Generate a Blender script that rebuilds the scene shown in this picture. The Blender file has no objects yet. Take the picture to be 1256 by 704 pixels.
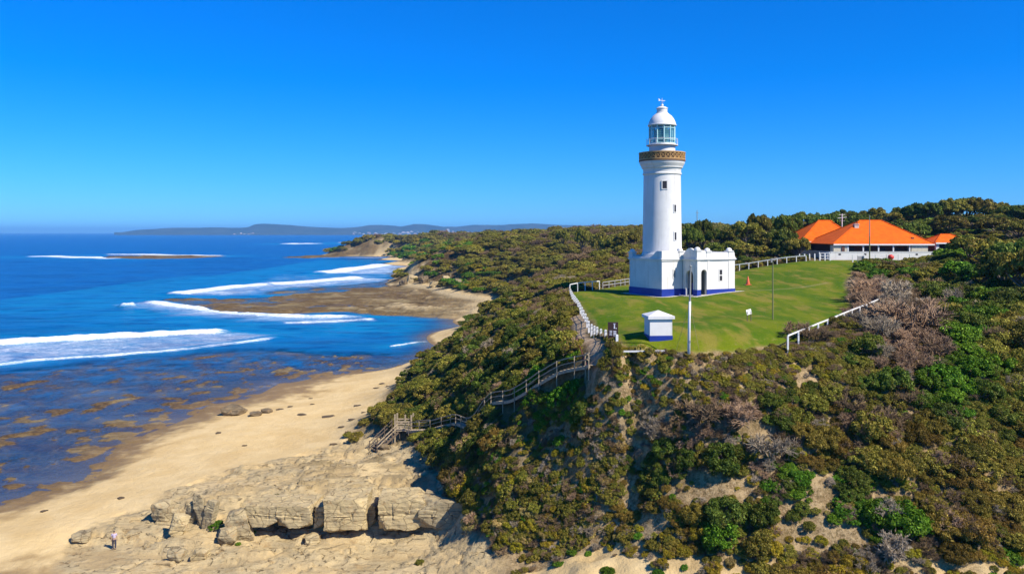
import bpy, bmesh, math, random
import numpy as np
from mathutils import Vector, Matrix
R = math.radians
random.seed(11)
rng = np.random.default_rng(11)
sc = bpy.context.scene
col = sc.collection

# ------------------------------------------------------------------ camera
CH = 29.0                       # the drone hovers 29 m above the sea
F = 1000.0                      # focal length in photo pixels (photo 1256 wide)
cam = bpy.data.cameras.new('camera')
camo = bpy.data.objects.new('camera', cam); col.objects.link(camo)
camo.location = (0, 0, CH); camo.rotation_euler = (R(90), 0, 0)
cam.sensor_width = 36; cam.lens = 36 * F / 1256; cam.shift_y = -67 / 1256
cam.clip_start = 0.5; cam.clip_end = 80000
sc.camera = camo

# ------------------------------------------------------------------ sky, sun, exposure
SUN_AZ, SUN_EL = 126.0, 45.0    # clockwise from +Y
w = bpy.data.worlds.new('World'); sc.world = w; w.use_nodes = True
nt = w.node_tree; nt.nodes.clear()
sky = nt.nodes.new('ShaderNodeTexSky'); sky.sky_type = 'NISHITA'; sky.sun_disc = False
sky.sun_elevation = R(SUN_EL); sky.sun_rotation = R(SUN_AZ)
sky.altitude = 0; sky.air_density = 1.0; sky.dust_density = 0.0; sky.ozone_density = 10.0
hs = nt.nodes.new('ShaderNodeHueSaturation'); hs.inputs['Saturation'].default_value = 1.08
tint = nt.nodes.new('ShaderNodeMix'); tint.data_type = 'RGBA'; tint.blend_type = 'MULTIPLY'
tint.inputs[0].default_value = 1.0; tint.inputs[7].default_value = (.44, .90, 1.5, 1)     # the photo's strongly blue white balance
bg = nt.nodes.new('ShaderNodeBackground'); bg.inputs['Strength'].default_value = 0.084
wo = nt.nodes.new('ShaderNodeOutputWorld')
nt.links.new(sky.outputs[0], tint.inputs[6]); nt.links.new(tint.outputs[2], hs.inputs['Color']); nt.links.new(hs.outputs[0], bg.inputs[0]); nt.links.new(bg.outputs[0], wo.inputs[0])
sl = bpy.data.lights.new('sun', 'SUN'); sl.energy = 5.0; sl.angle = R(0.5); sl.color = (1.0, 0.94, 0.84)
so = bpy.data.objects.new('sun', sl); col.objects.link(so)
sdir = Vector((math.sin(R(SUN_AZ)) * math.cos(R(SUN_EL)), math.cos(R(SUN_AZ)) * math.cos(R(SUN_EL)), math.sin(R(SUN_EL))))
so.rotation_euler = (-sdir).to_track_quat('-Z', 'Y').to_euler()
so.location = (60, -40, 90)
sc.view_settings.view_transform = 'Standard'; sc.view_settings.look = 'None'
sc.view_settings.exposure = 0.5; sc.view_settings.gamma = 1; sc.view_settings.use_curve_mapping = False
sc.cycles.use_denoising = True
sc.cycles.max_bounces = 6; sc.cycles.diffuse_bounces = 2; sc.cycles.glossy_bounces = 2
sc.cycles.transmission_bounces = 3; sc.cycles.transparent_max_bounces = 8; sc.cycles.volume_bounces = 0
sc.cycles.caustics_reflective = False; sc.cycles.caustics_refractive = False

# ------------------------------------------------------------------ small helpers
def at(px, py, Y=None, z=None):
    """world point seen at photo pixel (px, py), at depth Y or at height z"""
    if Y is None: Y = (CH - z) * F / (py - 285.0)
    return ((px - 628) / F * Y, Y, CH - (py - 285.0) / F * Y)
def pix(x, y, z):
    return 628 + F * x / y, 285 + F * (CH - z) / y

def tag(o, label=None, cat=None, group=None, kind=None):
    if label: o['label'] = label
    if cat: o['category'] = cat
    if group: o['group'] = group
    if kind: o['kind'] = kind
    return o
def link(o, parent=None):
    col.objects.link(o)
    if parent: o.parent = parent
    return o
def empty(name, loc, rz=0):
    o = bpy.data.objects.new(name, None); col.objects.link(o)
    o.location = loc; o.rotation_euler = (0, 0, rz); o.empty_display_size = 0.2
    return o

class MB:
    """collects shapes and links them as ONE mesh object"""
    def __init__(s): s.v = []; s.f = []; s.m = []; s.mi = 0
    def add(s, vs, fs):
        n = len(s.v); s.v += [tuple(v) for v in vs]
        s.f += [tuple(i + n for i in f) for f in fs]; s.m += [s.mi] * len(fs)
        return s
    def box(s, c, d, rz=0):
        cx, cy, cz = c; x, y, z = d[0] / 2, d[1] / 2, d[2] / 2
        cs, sn = math.cos(rz), math.sin(rz)
        vs = []
        for dz in (-z, z):
            for dx, dy in ((-x, -y), (x, -y), (x, y), (-x, y)):
                vs.append((cx + dx * cs - dy * sn, cy + dx * sn + dy * cs, cz + dz))
        return s.add(vs, [(0, 3, 2, 1), (4, 5, 6, 7), (0, 1, 5, 4), (1, 2, 6, 5), (2, 3, 7, 6), (3, 0, 4, 7)])
    def span(s, a, b): # axis-aligned box from corner a to corner b
        return s.box([(a[i] + b[i]) / 2 for i in range(3)], [abs(b[i] - a[i]) for i in range(3)])
    def bar(s, p, q, w, h=None, n=4):
        p = Vector(p); q = Vector(q); d = (q - p)
        if d.length < 1e-6: return s
        d.normalize(); up = Vector((0, 0, 1)) if abs(d.z) < .95 else Vector((1, 0, 0))
        x = d.cross(up).normalized(); y = x.cross(d).normalized(); h = h or w
        vs = []
        for c in (p, q):
            for k in range(n):
                a = 2 * math.pi * (k + .5) / n
                k2 = 1 / math.cos(math.pi / n) if n == 4 else 1
                vs.append(c + x * (w / 2 * math.cos(a) * k2) + y * (h / 2 * math.sin(a) * k2))
        return s.add(vs, [tuple(range(n - 1, -1, -1)), tuple(range(n, 2 * n))] + [(k, (k + 1) % n, n + (k + 1) % n, n + k) for k in range(n)])
    def tube(s, pts, rad, n=6):
        pts = [Vector(p) for p in pts]; m = len(pts)
        if not hasattr(rad, '__len__'): rad = [rad] * m
        vs = []
        for i, p in enumerate(pts):
            d = (pts[min(i + 1, m - 1)] - pts[max(i - 1, 0)]).normalized()
            up = Vector((0, 0, 1)) if abs(d.z) < .9 else Vector((1, 0, 0))
            x = d.cross(up).normalized(); y = x.cross(d)
            for k in range(n):
                a = 2 * math.pi * k / n
                vs.append(p + (x * math.cos(a) + y * math.sin(a)) * rad[i])
        fs = [tuple(range(n - 1, -1, -1)), tuple((m - 1) * n + k for k in range(n))]
        for i in range(m - 1):
            for k in range(n):
                fs.append((i * n + k, i * n + (k + 1) % n, (i + 1) * n + (k + 1) % n, (i + 1) * n + k))
        return s.add(vs, fs)
    def lathe(s, prof, c=(0, 0), n=40, cap=True):
        vs = []
        for r, z in prof:
            for k in range(n):
                a = 2 * math.pi * k / n
                vs.append((c[0] + r * math.cos(a), c[1] + r * math.sin(a), z))
        fs = []
        for i in range(len(prof) - 1):
            for k in range(n):
                fs.append((i * n + k, i * n + (k + 1) % n, (i + 1) * n + (k + 1) % n, (i + 1) * n + k))
        if cap:
            fs.append(tuple(range(n - 1, -1, -1))); fs.append(tuple((len(prof) - 1) * n + k for k in range(n)))
        return s.add(vs, fs)
    def prism(s, outline, o, u, v, t):
        """2-D outline in plane (o; u, v), pushed by vector t"""
        o, u, v, t = Vector(o), Vector(u), Vector(v), Vector(t); n = len(outline)
        a = [o + u * p[0] + v * p[1] for p in outline]
        vs = a + [p + t for p in a]
        return s.add(vs, [tuple(range(n - 1, -1, -1)), tuple(range(n, 2 * n))] + [(k, (k + 1) % n, n + (k + 1) % n, n + k) for k in range(n)])
    def build(s, name, mats, parent=None, smooth=False, bevel=0):
        me = bpy.data.meshes.new(name); me.from_pydata(s.v, [], s.f)
        if not isinstance(mats, (list, tuple)): mats = [mats]
        for m in mats: me.materials.append(m)
        if len(mats) > 1: me.polygons.foreach_set('material_index', s.m)
        bm = bmesh.new(); bm.from_mesh(me); bmesh.ops.recalc_face_normals(bm, faces=bm.faces); bm.to_mesh(me); bm.free()
        if smooth:
            me.polygons.foreach_set('use_smooth', [True] * len(me.polygons))
        me.update()
        o = bpy.data.objects.new(name, me); link(o, parent)
        if smooth == 'auto':
            md = o.modifiers.new('es', 'EDGE_SPLIT'); md.split_angle = R(35)
        if bevel:
            md = o.modifiers.new('bv', 'BEVEL'); md.width = bevel; md.segments = 2; md.limit_method = 'ANGLE'
        return o

def np_mesh(name, V, Fq, mat, parent=None, smooth=False, attrs=None, add=True):
    """numpy verts and equal-sized faces -> mesh (fast)"""
    me = bpy.data.meshes.new(name)
    V = np.asarray(V, np.float32); Fq = np.asarray(Fq, np.int32); k = Fq.shape[1]
    me.vertices.add(len(V)); me.vertices.foreach_set('co', V.ravel())
    me.loops.add(Fq.size); me.loops.foreach_set('vertex_index', Fq.ravel())
    me.polygons.add(len(Fq)); me.polygons.foreach_set('loop_start', np.arange(0, Fq.size, k, dtype=np.int32))
    me.update(calc_edges=True)
    if smooth: me.polygons.foreach_set('use_smooth', np.ones(len(Fq), bool))
    for n, a in (attrs or {}).items():
        at_ = me.attributes.new(n, 'FLOAT', 'POINT'); at_.data.foreach_set('value', np.asarray(a, np.float32))
    if mat: me.materials.append(mat)
    if not add: return me
    return link(bpy.data.objects.new(name, me), parent)

# vectorised value noise
def _hash(ix, iy, s):
    h = (ix.astype(np.int64) * 374761393 + iy.astype(np.int64) * 668265263 + s * 1442695041) & 0xffffffff
    h = ((h ^ (h >> 13)) * 1274126177) & 0xffffffff
    return ((h ^ (h >> 16)) & 0xffff) / 65535.0
def vnoise(x, y, s=0):
    ix = np.floor(x); iy = np.floor(y); fx = x - ix; fy = y - iy
    fx = fx * fx * (3 - 2 * fx); fy = fy * fy * (3 - 2 * fy)
    a = _hash(ix, iy, s); b = _hash(ix + 1, iy, s); c = _hash(ix, iy + 1, s); d = _hash(ix + 1, iy + 1, s)
    return (a * (1 - fx) + b * fx) * (1 - fy) + (c * (1 - fx) + d * fx) * fy
def fbm(x, y, s=0, o=4):
    t = 0; a = .5; n = 0
    for i in range(o):
        t = t + a * vnoise(x, y, s + i * 7); n += a; x = x * 2.03 + 11.3; y = y * 2.03 - 7.7; a *= .5
    return t / n
def in_poly(x, y, P):
    r = np.zeros(x.shape, bool); n = len(P)
    for i in range(n):
        x1, y1 = P[i]; x2, y2 = P[(i + 1) % n]
        c = ((y1 > y) != (y2 > y)) & (x < (x2 - x1) * (y - y1) / (y2 - y1 + 1e-12) + x1)
        r ^= c
    return r
def d_line(x, y, P):
    """distance to a polyline, and the parameter along it"""
    best = np.full(x.shape, 1e9); par = np.zeros(x.shape); sgn = np.zeros(x.shape); L = 0
    for (x1, y1), (x2, y2) in zip(P[:-1], P[1:]):
        dx, dy = x2 - x1, y2 - y1; l2 = dx * dx + dy * dy + 1e-9; l = math.sqrt(l2)
        t = np.clip(((x - x1) * dx + (y - y1) * dy) / l2, 0, 1)
        ex = x - x1 - t * dx; ey = y - y1 - t * dy; d = np.sqrt(ex * ex + ey * ey)
        m = d < best
        best = np.where(m, d, best); par = np.where(m, L + t * l, par)
        sgn = np.where(m, np.sign(dx * ey - dy * ex), sgn); L += l
    return best, par / L, sgn
def d_poly(x, y, P):
    """signed distance to a polygon, positive inside"""
    d, _, _ = d_line(x, y, list(P) + [P[0]])
    return np.where(in_poly(x, y, P), d, -d)
def sstep(a, b, x):
    t = np.clip((x - a) / (b - a), 0, 1); return t * t * (3 - 2 * t)

# ------------------------------------------------------------------ node helpers
class NT:
    def __init__(s, name):
        s.m = bpy.data.materials.new(name); s.m.use_nodes = True; s.t = s.m.node_tree; s.t.nodes.clear()
        s.out = s.t.nodes.new('ShaderNodeOutputMaterial')
        s.p = s.t.nodes.new('ShaderNodeBsdfPrincipled'); s.t.links.new(s.p.outputs[0], s.out.inputs['Surface'])
    def n(s, typ, **kw):
        o = s.t.nodes.new(typ)
        for k, v in kw.items(): setattr(o, k, v)
        return o
    def set(s, sock, val):
        if isinstance(val, bpy.types.NodeSocket): s.t.links.new(val, sock)
        elif isinstance(val, (tuple, list)) and len(val) == 3 and sock.type == 'RGBA': sock.default_value = (*val, 1)
        else: sock.default_value = val
    def P(s, **kw):
        for k, v in kw.items(): s.set(s.p.inputs[k.replace('_', ' ')], v)
        return s.m
    def coord(s, kind='Object'): return s.n('ShaderNodeTexCoord').outputs[kind]
    def pos(s): return s.n('ShaderNodeNewGeometry').outputs['Position']
    def mapv(s, v, scale):
        o = s.n('ShaderNodeMapping'); s.set(o.inputs['Vector'], v); o.inputs['Scale'].default_value = scale; return o.outputs[0]
    def noise(s, v, scale, detail=4, rough=.55, dist=0):
        o = s.n('ShaderNodeTexNoise'); s.set(o.inputs['Vector'], v); o.inputs['Scale'].default_value = scale
        o.inputs['Detail'].default_value = detail; o.inputs['Roughness'].default_value = rough; o.inputs['Distortion'].default_value = dist
        return o.outputs['Fac']
    def vor(s, v, scale, feat='F1'):
        o = s.n('ShaderNodeTexVoronoi', feature=feat); s.set(o.inputs['Vector'], v); o.inputs['Scale'].default_value = scale; return o
    def mix(s, f, a, b, blend='MIX'):
        o = s.n('ShaderNodeMix', data_type='RGBA', blend_type=blend)
        s.set(o.inputs[0], f); s.set(o.inputs[6], a); s.set(o.inputs[7], b); return o.outputs[2]
    def ramp(s, f, a, b, lo=0.0, hi=1.0):
        o = s.n('ShaderNodeMapRange', clamp=True); o.interpolation_type = 'SMOOTHSTEP'; s.set(o.inputs[0], f)
        o.inputs[1].default_value = a; o.inputs[2].default_value = b; o.inputs[3].default_value = lo; o.inputs[4].default_value = hi
        return o.outputs[0]
    def math(s, op, a, b=0.0, clamp=False):
        o = s.n('ShaderNodeMath', operation=op, use_clamp=clamp); s.set(o.inputs[0], a); s.set(o.inputs[1], b); return o.outputs[0]
    def attr(s, n): return s.n('ShaderNodeAttribute', attribute_name=n).outputs['Fac']
    def bump(s, h, strength=.5, dist=.1):
        o = s.n('ShaderNodeBump'); s.set(o.inputs['Height'], h); o.inputs['Strength'].default_value = strength; o.inputs['Distance'].default_value = dist
        s.t.links.new(o.outputs[0], s.p.inputs['Normal']); return o
def plain(name, c, rough=.6, metal=0.0, var=.12, scale=3.0, bump=0.0):
    """painted or bare surface with slight mottling and wear"""
    t = NT(name); v = t.coord()
    n = t.noise(v, scale, 5, .6); n2 = t.noise(v, scale * 9, 3, .6)
    f = t.math('ADD', t.math('MULTIPLY', n, .65), t.math('MULTIPLY', n2, .35))
    a = tuple(x * (1 - var) for x in c); b = tuple(min(1, x * (1 + var)) for x in c)
    t.P(Base_Color=t.mix(t.ramp(f, .35, .65), a, b), Roughness=rough, Metallic=metal)
    if bump: t.bump(n2, bump, .02)
    return t.m

# ------------------------------------------------------------------ the shape of the land
CP = []
def cp(*pts):
    for p in pts: CP.append(p)
def cpx(px, py, **k): CP.append(at(px, py, **k))
water = [(515, 440), (480, 450), (400, 458), (330, 470), (260, 495), (200, 520), (130, 555), (112, 585), (50, 606), (-20, 622), (-100, 640)]
for p in water: cpx(*p, z=0)
for px, py in [(440, 470), (360, 500), (280, 530), (200, 570), (130, 620), (60, 650)]:
    cpx(px, py, z=0.9)
for px, py in [(470, 480), (440, 510), (420, 530)]: cpx(px, py, z=1.9)
# sea bed off the beach
cp((-62, 200, -1.0), (-80, 160, -.7), (-75, 125, -.6), (-80, 105, -.6), (-75, 85, -.8), (-85, 60, -2), (-30, 220, -1.3), (-40, 260, -1.5),
   (-120, 200, -1.8), (-120, 120, -1.5), (-150, 150, -3), (-140, 240, -2.4), (-200, 220, -4), (-250, 100, -5), (-300, 400, -6), (-600, 600, -7), (-800, 100, -8),
   (-200, 20, -6), (-60, 30, -3), (-30, 42, -1.2), (0, 35, -2), (40, 30, -2), (90, 20, -2), (-150, 300, -2.5))
# foot of the headland, running away along the beach
cp((-14.5, 101, 3.2), (-19, 108, 3.0), (-18.5, 125, 2.6), (-18, 150, 2.6), (-17, 172, 2.4), (-12, 205, 2.0), (-9, 250, 1.4), (-6, 290, 1.4), (0, 320, 1.8))
cp((-12.5, 112, 8), (-11.5, 130, 8), (-10.5, 150, 8.5), (-9.5, 170, 8), (-5, 205, 8), (0, 250, 8), (6, 290, 8))
cp((-5, 110, 13), (-4, 130, 14), (-4, 150, 14.5), (-3, 172, 13.5), (2, 205, 14), (8, 250, 13), (14, 290, 13))
cp((2, 95, 16.3), (3, 112, 17.6), (4, 130, 18.5), (4, 150, 18.7), (5, 175, 17.5), (10, 205, 18), (18, 250, 18))
# lawn plateau
cp((8.7, 122, 19.9), (8.6, 105, 19.7), (8.8, 90, 19.5), (9.2, 76, 19.3), (9, 69.5, 19.05), (12.5, 69.6, 19.5), (15, 67.8, 19.2), (20, 69.5, 19.3), (24, 71, 19.2))
cp((7.4, 68.6, 18.45), (7.4, 71.5, 18.8), (7.0, 76, 19.0), (10.8, 67.6, 18.7), (13, 66.9, 18.6), (12, 68.2, 19.0), (13.5, 68.2, 19.05), (9.2, 67.3, 18.6), (4.6, 73, 16.6), (5.0, 77, 17.2))
cp((20.8, 113.2, 20.0), (15, 116, 20.0), (24, 110, 20.1), (32, 112, 20.7), (28, 118, 20.4), (20, 122, 20.0), (14, 129, 20.0), (22, 95, 19.9), (15, 85, 19.6), (30, 90, 20.1), (33, 82, 19.9),
   (37, 126, 20.6), (38, 100, 20.4), (44, 110, 20.8), (44, 162, 21.2), (50, 160, 22.4), (56.6, 158, 23.4), (55, 140, 22.6), (50, 125, 21.9), (63, 150, 23.1), (72, 152, 23.2), (64, 163, 23.45), (75, 163, 23.5), (86, 163, 23.5), (75, 180, 23.6), (90, 180, 24.2), (64, 185, 23.8),
   (21, 142, 20.0), (30, 155, 20.3))
# timber stair line
cpx(600, 493, Y=82); cpx(540, 522, Y=97); cpx(660, 465, Y=75)
# steep seaward slope under the camera
cpx(560, 640, Y=74); cpx(600, 700, Y=63); cpx(700, 700, Y=58.5); cpx(800, 700, Y=57); cpx(900, 700, Y=55.5); cpx(1000, 700, Y=54.5); cpx(1100, 700, Y=54); cpx(1256, 702, Y=53)
for px_, py_, Y_ in [(585, 560, 77), (585, 600, 73), (592, 640, 70), (620, 600, 69.2), (620, 560, 71.5), (620, 520, 76), (660, 600, 67.6), (660, 560, 69.5), (660, 520, 72.2), (655, 485, 76.5), (700, 520, 68.8), (700, 485, 70.6), (700, 600, 66.0), (740, 520, 66.6), (740, 480, 66.9), (740, 600, 64.6), (780, 600, 64), (780, 520, 66.4), (780, 480, 67.2), (700, 650, 64.2), (640, 650, 66.3), (760, 650, 62.5)]: cpx(px_, py_, Y=Y_)
cpx(820, 560, Y=63.5); cpx(900, 560, Y=62); cpx(1000, 560, Y=61); cpx(1100, 560, Y=60.5); cpx(1250, 560, Y=60)
cpx(570, 555, Y=86); cpx(770, 465, Y=67.5); cpx(850, 470, Y=65.5); cpx(930, 480, Y=65); cpx(1000, 490, Y=65); cpx(1150, 490, Y=65); cpx(1256, 500, Y=64)
cp((-2, 55, 1.0), (8, 50, 1.2), (16, 48, 1.5), (26, 46, 1.5), (36, 44, 1.5), (60, 44, 2.0), (-10, 58, .6), (42, 56, 9.5), (55, 55, 10), (80, 50, 8), (75, 65, 18))
# bank to the right of the lawn
cp((25, 69, 18.7), (36, 70, 18.8), (45, 72, 19.2), (60, 76, 20), (37.6, 87, 20.2), (50, 95, 21), (62, 108, 21.8), (55, 115, 21.6), (70, 125, 23.2), (80, 110, 23.2), (85, 140, 24.5), (100, 160, 26.5), (75, 90, 21.5), (110, 120, 26))
# hill behind
cp((55, 200, 25.0), (75, 215, 27.5), (100, 215, 28.5), (120, 225, 31.5), (135, 215, 31), (150, 230, 31), (150, 300, 32), (90, 290, 28.5), (60, 260, 25.5), (40, 220, 21.5), (190, 250, 30), (200, 150, 27), (300, 300, 30), (130, 180, 28))
cp((30, 210, 18.5), (28, 180, 18.5), (18, 170, 18.5), (40, 300, 21), (60, 350, 23))
# coast running away
cp((32, 450, 26.5), (6, 500, 25), (-18, 485, 24), (-33, 485, 20.5), (-43, 468, 17), (-51, 462, 13.5), (-56, 454, 8), (-60, 447, 3.5), (-65, 440, .5), (-45, 420, 3.0), (-30, 400, 3.5), (-18, 360, 3.5), (-22, 435, 14), (-36, 440, 9), (0, 420, 19.5), (-5, 360, 7), (12, 380, 16), (20, 340, 15),
   (-29, 600, 22.5), (-50, 600, 14), (-62, 600, 3), (-72, 600, .3), (-48, 520, 17), (-60, 520, 4), (-68, 520, .3), (-80, 700, .8), (-60, 720, 12), (-98, 830, 1), (-70, 850, 14), (-40, 750, 21), (-50, 900, 21), (-110, 930, 15), (-128, 940, 2.0), (-135, 920, .3),
   (-170, 985, 1.6), (-215, 996, 1.0), (-228, 1010, .8), (-208, 1010, 13.5), (-190, 1004, 15), (-190, 994, 1.2), (-170, 999, 15.5), (-150, 985, 1.4), (-148, 995, 16), (-130, 975, 16), (-132, 962, 1.6), (-108, 948, 16.5), (-215, 1060, 6), (-235, 1060, -1), (-180, 1080, 12), (-60, 1000, 20), (-60, 1150, 18), (-150, 1250, -2), (60, 700, 25), (150, 500, 28), (100, 400, 26), (250, 500, 28), (150, 900, 25), (100, 1300, 18), (300, 900, 26), (500, 700, 27), (500, 1300, 20), (0, 1500, 2), (900, 900, 25), (900, 300, 28))
cp((-73, 455, -1.2), (-74, 475, -1.2), (-78, 500, -1.2), (-82, 550, -1.0), (-87, 610, -1.0), (-95, 680, -.9), (-115, 800, -.8), (-72, 436, -.4))
cp((-100, 520, -2), (-110, 700, -2), (-150, 850, -1.5), (-260, 950, -2), (-300, 1050, -4), (-250, 1200, -5), (-90, 580, -1), (-200, 650, -4), (-400, 900, -6), (-60, 270, -1.6), (-60, 230, -1.5))
# sandstone shelf by the beach
cpx(500, 560, Y=93); cpx(420, 565, z=3.0); cpx(350, 580, z=2.6); cpx(230, 622, z=1.9)
cpx(290, 612, z=2.5); cpx(450, 606, z=2.9); cpx(540, 600, z=3.0); cpx(380, 600, z=2.8)
cpx(330, 658, z=.75); cpx(450, 662, z=.9); cpx(540, 662, z=1.3); cpx(260, 668, z=.7); cpx(180, 650, z=.75); cpx(100, 660, z=.6); cpx(350, 698, z=.6); cpx(480, 698, z=.9); cpx(200, 698, z=.5); cpx(90, 698, z=.4); cpx(0, 698, z=.2)
CP = np.array(CP)
_cx, _cy, _cz = CP[:, 0], CP[:, 1], CP[:, 2]
def _ker(x1, y1, x2, y2):
    dx = x1 - x2; dy = y1 - y2; return np.sqrt(dx * dx + dy * dy + 1.0)
_A = _ker(_cx[:, None], _cy[:, None], _cx[None], _cy[None])
_n = len(CP); _M = np.zeros((_n + 1, _n + 1)); _M[:_n, :_n] = _A - 0.02 * np.eye(_n); _M[_n, :_n] = 1; _M[:_n, _n] = 1
_W = np.linalg.solve(_M, np.r_[_cz, 0])
def base_h(x, y):
    x = np.asarray(x, float); y = np.asarray(y, float); o = np.full(x.shape, _W[-1])
    for i in range(_n): o += _W[i] * _ker(x, y, _cx[i], _cy[i])
    return o

LAWN = [(9, 122), (8.8, 110), (8.8, 90), (9.3, 76), (9.2, 70.5), (11, 68.4), (15, 67.4), (20, 69), (25, 72), (30, 78.5), (38, 92), (44, 106), (48, 118), (55, 132), (62, 146), (72, 152), (88, 157), (88, 162.5), (64, 162.5), (57, 158), (44, 162), (30, 155), (21, 142), (14, 129)]
PLAT = [at(*p, z=.25)[:2] for p in [(612, 388), (550, 389), (470, 387), (425, 382), (340, 384), (290, 385), (250, 380), (185, 367), (215, 364), (280, 366), (345, 362), (400, 357), (480, 351), (520, 350), (600, 365)]]
REEF = [at(*p, z=0)[:2] for p in [(-150, 455), (0, 455), (150, 438), (330, 428), (450, 432), (530, 438), (480, 452), (400, 460), (330, 472), (260, 497), (200, 522), (130, 556), (100, 590), (40, 606), (-30, 622), (-200, 640)]]
REEF2 = [at(*p, z=0)[:2] for p in [(290, 366), (320, 352), (400, 349), (470, 345), (520, 347), (500, 353), (400, 360)]]
ISLE2 = [at(*p, z=.5)[:2] for p in [(338, 315.6), (372, 313.6), (402, 312.2), (440, 312.5), (415, 315.2), (375, 316.6)]]
ISLE = [at(*p, z=.5)[:2] for p in [(118, 314.5), (160, 313), (230, 313), (286, 314), (240, 316.4), (170, 317.2), (125, 316.6)]]
SHELF = [at(*p, z=1.0)[:2] for p in [(75, 680), (85, 655), (120, 640), (185, 622), (200, 612), (240, 596), (330, 572), (420, 552), (455, 545), (495, 548), (520, 570), (560, 600), (572, 650), (600, 700), (600, 740), (60, 740)]]
def land(x, y):
    x = np.asarray(x, float); y = np.asarray(y, float)
    h = base_h(x, y)
    far = sstep(150, 500, y)
    up = sstep(1.2, 5, h)
    dl = d_poly(x, y, LAWN); off = 1 - sstep(-1.5, 1.0, dl)
    h = h + (y > 900) * sstep(2, 8, h) * (fbm(x / 16, y / 40, 38) - .5) * 9
    offn = 1 - sstep(-6.0, -.3, dl)
    h = h + up * offn * ((fbm(x / 9, y / 9, 3) - .5) * (2.0 + 5 * far) + (fbm(x / 2.2, y / 2.2, 5) - .5) * 1.1 * (1 - far))
    h = h + (1 - off) * ((fbm(x / 7, y / 7, 8) - .5) * .10 + (fbm(x / 1.1, y / 1.1, 6) - .5) * .05)
    # beach: soft undulation and footprints
    sandy = (1 - up) * sstep(.1, .8, h)
    h = h + sandy * ((fbm(x / 5, y / 5, 9) - .5) * .22 + (fbm(x / .9, y / .9, 10) - .5) * .07 * (y < 150))
    # rock platform and reefs
    pl = sstep(-6, 5, d_poly(x, y, PLAT) + (fbm(x / 14, y / 14, 12) - .5) * 9)
    ph = .26 + (fbm(x / 11, y / 16, 13) - .5) * 1.5 + (fbm(x / 2.6, y / 5, 14) - .5) * 1.3 + .007 * (x + 100)
    m = (h < 2.2)
    h = np.where(m, h * (1 - pl) + np.maximum(h, ph) * pl, h)
    rf = sstep(-9, 9, d_poly(x, y, REEF) + (fbm(x / 8, y / 8, 15) - .5) * 5)
    rh = -.38 + .24 * sstep(-.75, -.15, base_h(x, y)) + (fbm(x / 7, y / 9, 16, 3) - .5) * 1.3 + (fbm(x / 1.9, y / 2.6, 19, 4) - .5) * 1.9 + (vnoise(x / .8, y / .8, 18) - .5) * .16
    rh = np.minimum(rh, .16 + .3 * (rh - .16))
    h = np.where(h < .25, h * (1 - rf) + np.maximum(np.minimum(h, -.1), rh) * rf, h)
    r2 = sstep(-12, 12, d_poly(x, y, REEF2) + (fbm(x / 20, y / 30, 25) - .5) * 20)
    h = np.where(h < .3, h * (1 - r2) + r2 * (-.35 + (fbm(x / 14, y / 22, 26, 4) - .5) * 2.4), h)
    rf = np.maximum(rf, r2)
    il = np.maximum(sstep(-8, 8, d_poly(x, y, ISLE)), sstep(-6, 6, d_poly(x, y, ISLE2)) * (h < 1.0))
    h = h * (1 - il) + il * (.5 + (fbm(x / 12, y / 8, 17) - .5) * 2.0)
    # sandstone shelf: bedding steps
    sm = sstep(-.8, .8, d_poly(x, y, SHELF) + (fbm(x / 3, y / 3, 20) - .5) * 3) * (h < 4.2) * (y < 110)
    hn = h + (fbm(x / 6, y / 2.4, 21) - .5) * 1.5 + (fbm(x / 1.4, y / .6, 22) - .5) * .34
    st = .30; q = hn / st; fq = np.floor(q); fr = q - fq
    hs_ = (fq + sstep(.72, .98, fr)) * st + (fr - .5) * .08 + (fbm(x / .9, y / .45, 23) - .5) * .14 - .25 * (np.abs(fbm(x / 3.1 + 5, y / 3.1, 24) - .5) < .018)
    h = h * (1 - sm) + np.maximum(hs_, .22 + .1 * fr) * sm
    return h, dict(dl=dl, pl=pl * m, rf=rf, il=il, sm=sm)
def ray_ground(px, py, y0=48, y1=900):
    """where the sight line through a photo pixel meets the land"""
    ys = np.geomspace(y0, y1, 900); xs = (px - 628) / F * ys; zs_ = CH - (py - 285) / F * ys
    hh = land(xs, ys)[0]; k = np.argmax(hh >= zs_)
    return xs[k], ys[k], float(hh[k])
_lh_cache = {}
def H(x, y):
    k = (round(x, 2), round(y, 2))
    if k not in _lh_cache: _lh_cache[k] = float(land(np.array([x]), np.array([y]))[0][0])
    return _lh_cache[k]
def ax(segs):
    o = [segs[0][0]]
    for a, b, s0, s1 in segs:
        t = a
        while t < b - 1e-6:
            f = (t - a) / (b - a); t += s0 + (s1 - s0) * f
            o.append(min(t, b))
    return np.array(o)
gx = ax([(-900, -250, 60, 6), (-250, -62, 6, .9), (-62, -45, .6, .4), (-45, -2, .22, .22), (-2, 46, .45, .45), (46, 110, .5, 2.2), (110, 950, 3, 60)])
gy = ax([(15, 46, 4, .5), (46, 61, .5, .4), (61, 98, .22, .22), (98, 112, .4, .5), (112, 200, .5, 1.6), (200, 520, 1.6, 4), (520, 1100, 4, 8), (1100, 1700, 10, 60)])
GX, GY = np.meshgrid(gx, gy); GZ, Mk = land(GX, GY)
nx, ny = len(gx), len(gy)
V = np.c_[GX.ravel(), GY.ravel(), GZ.ravel()]
idx = np.arange(nx * ny).reshape(ny, nx)
Q = np.c_[idx[:-1, :-1].ravel(), idx[:-1, 1:].ravel(), idx[1:, 1:].ravel(), idx[1:, :-1].ravel()]
X_, Y_, Z_ = V.T
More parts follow.
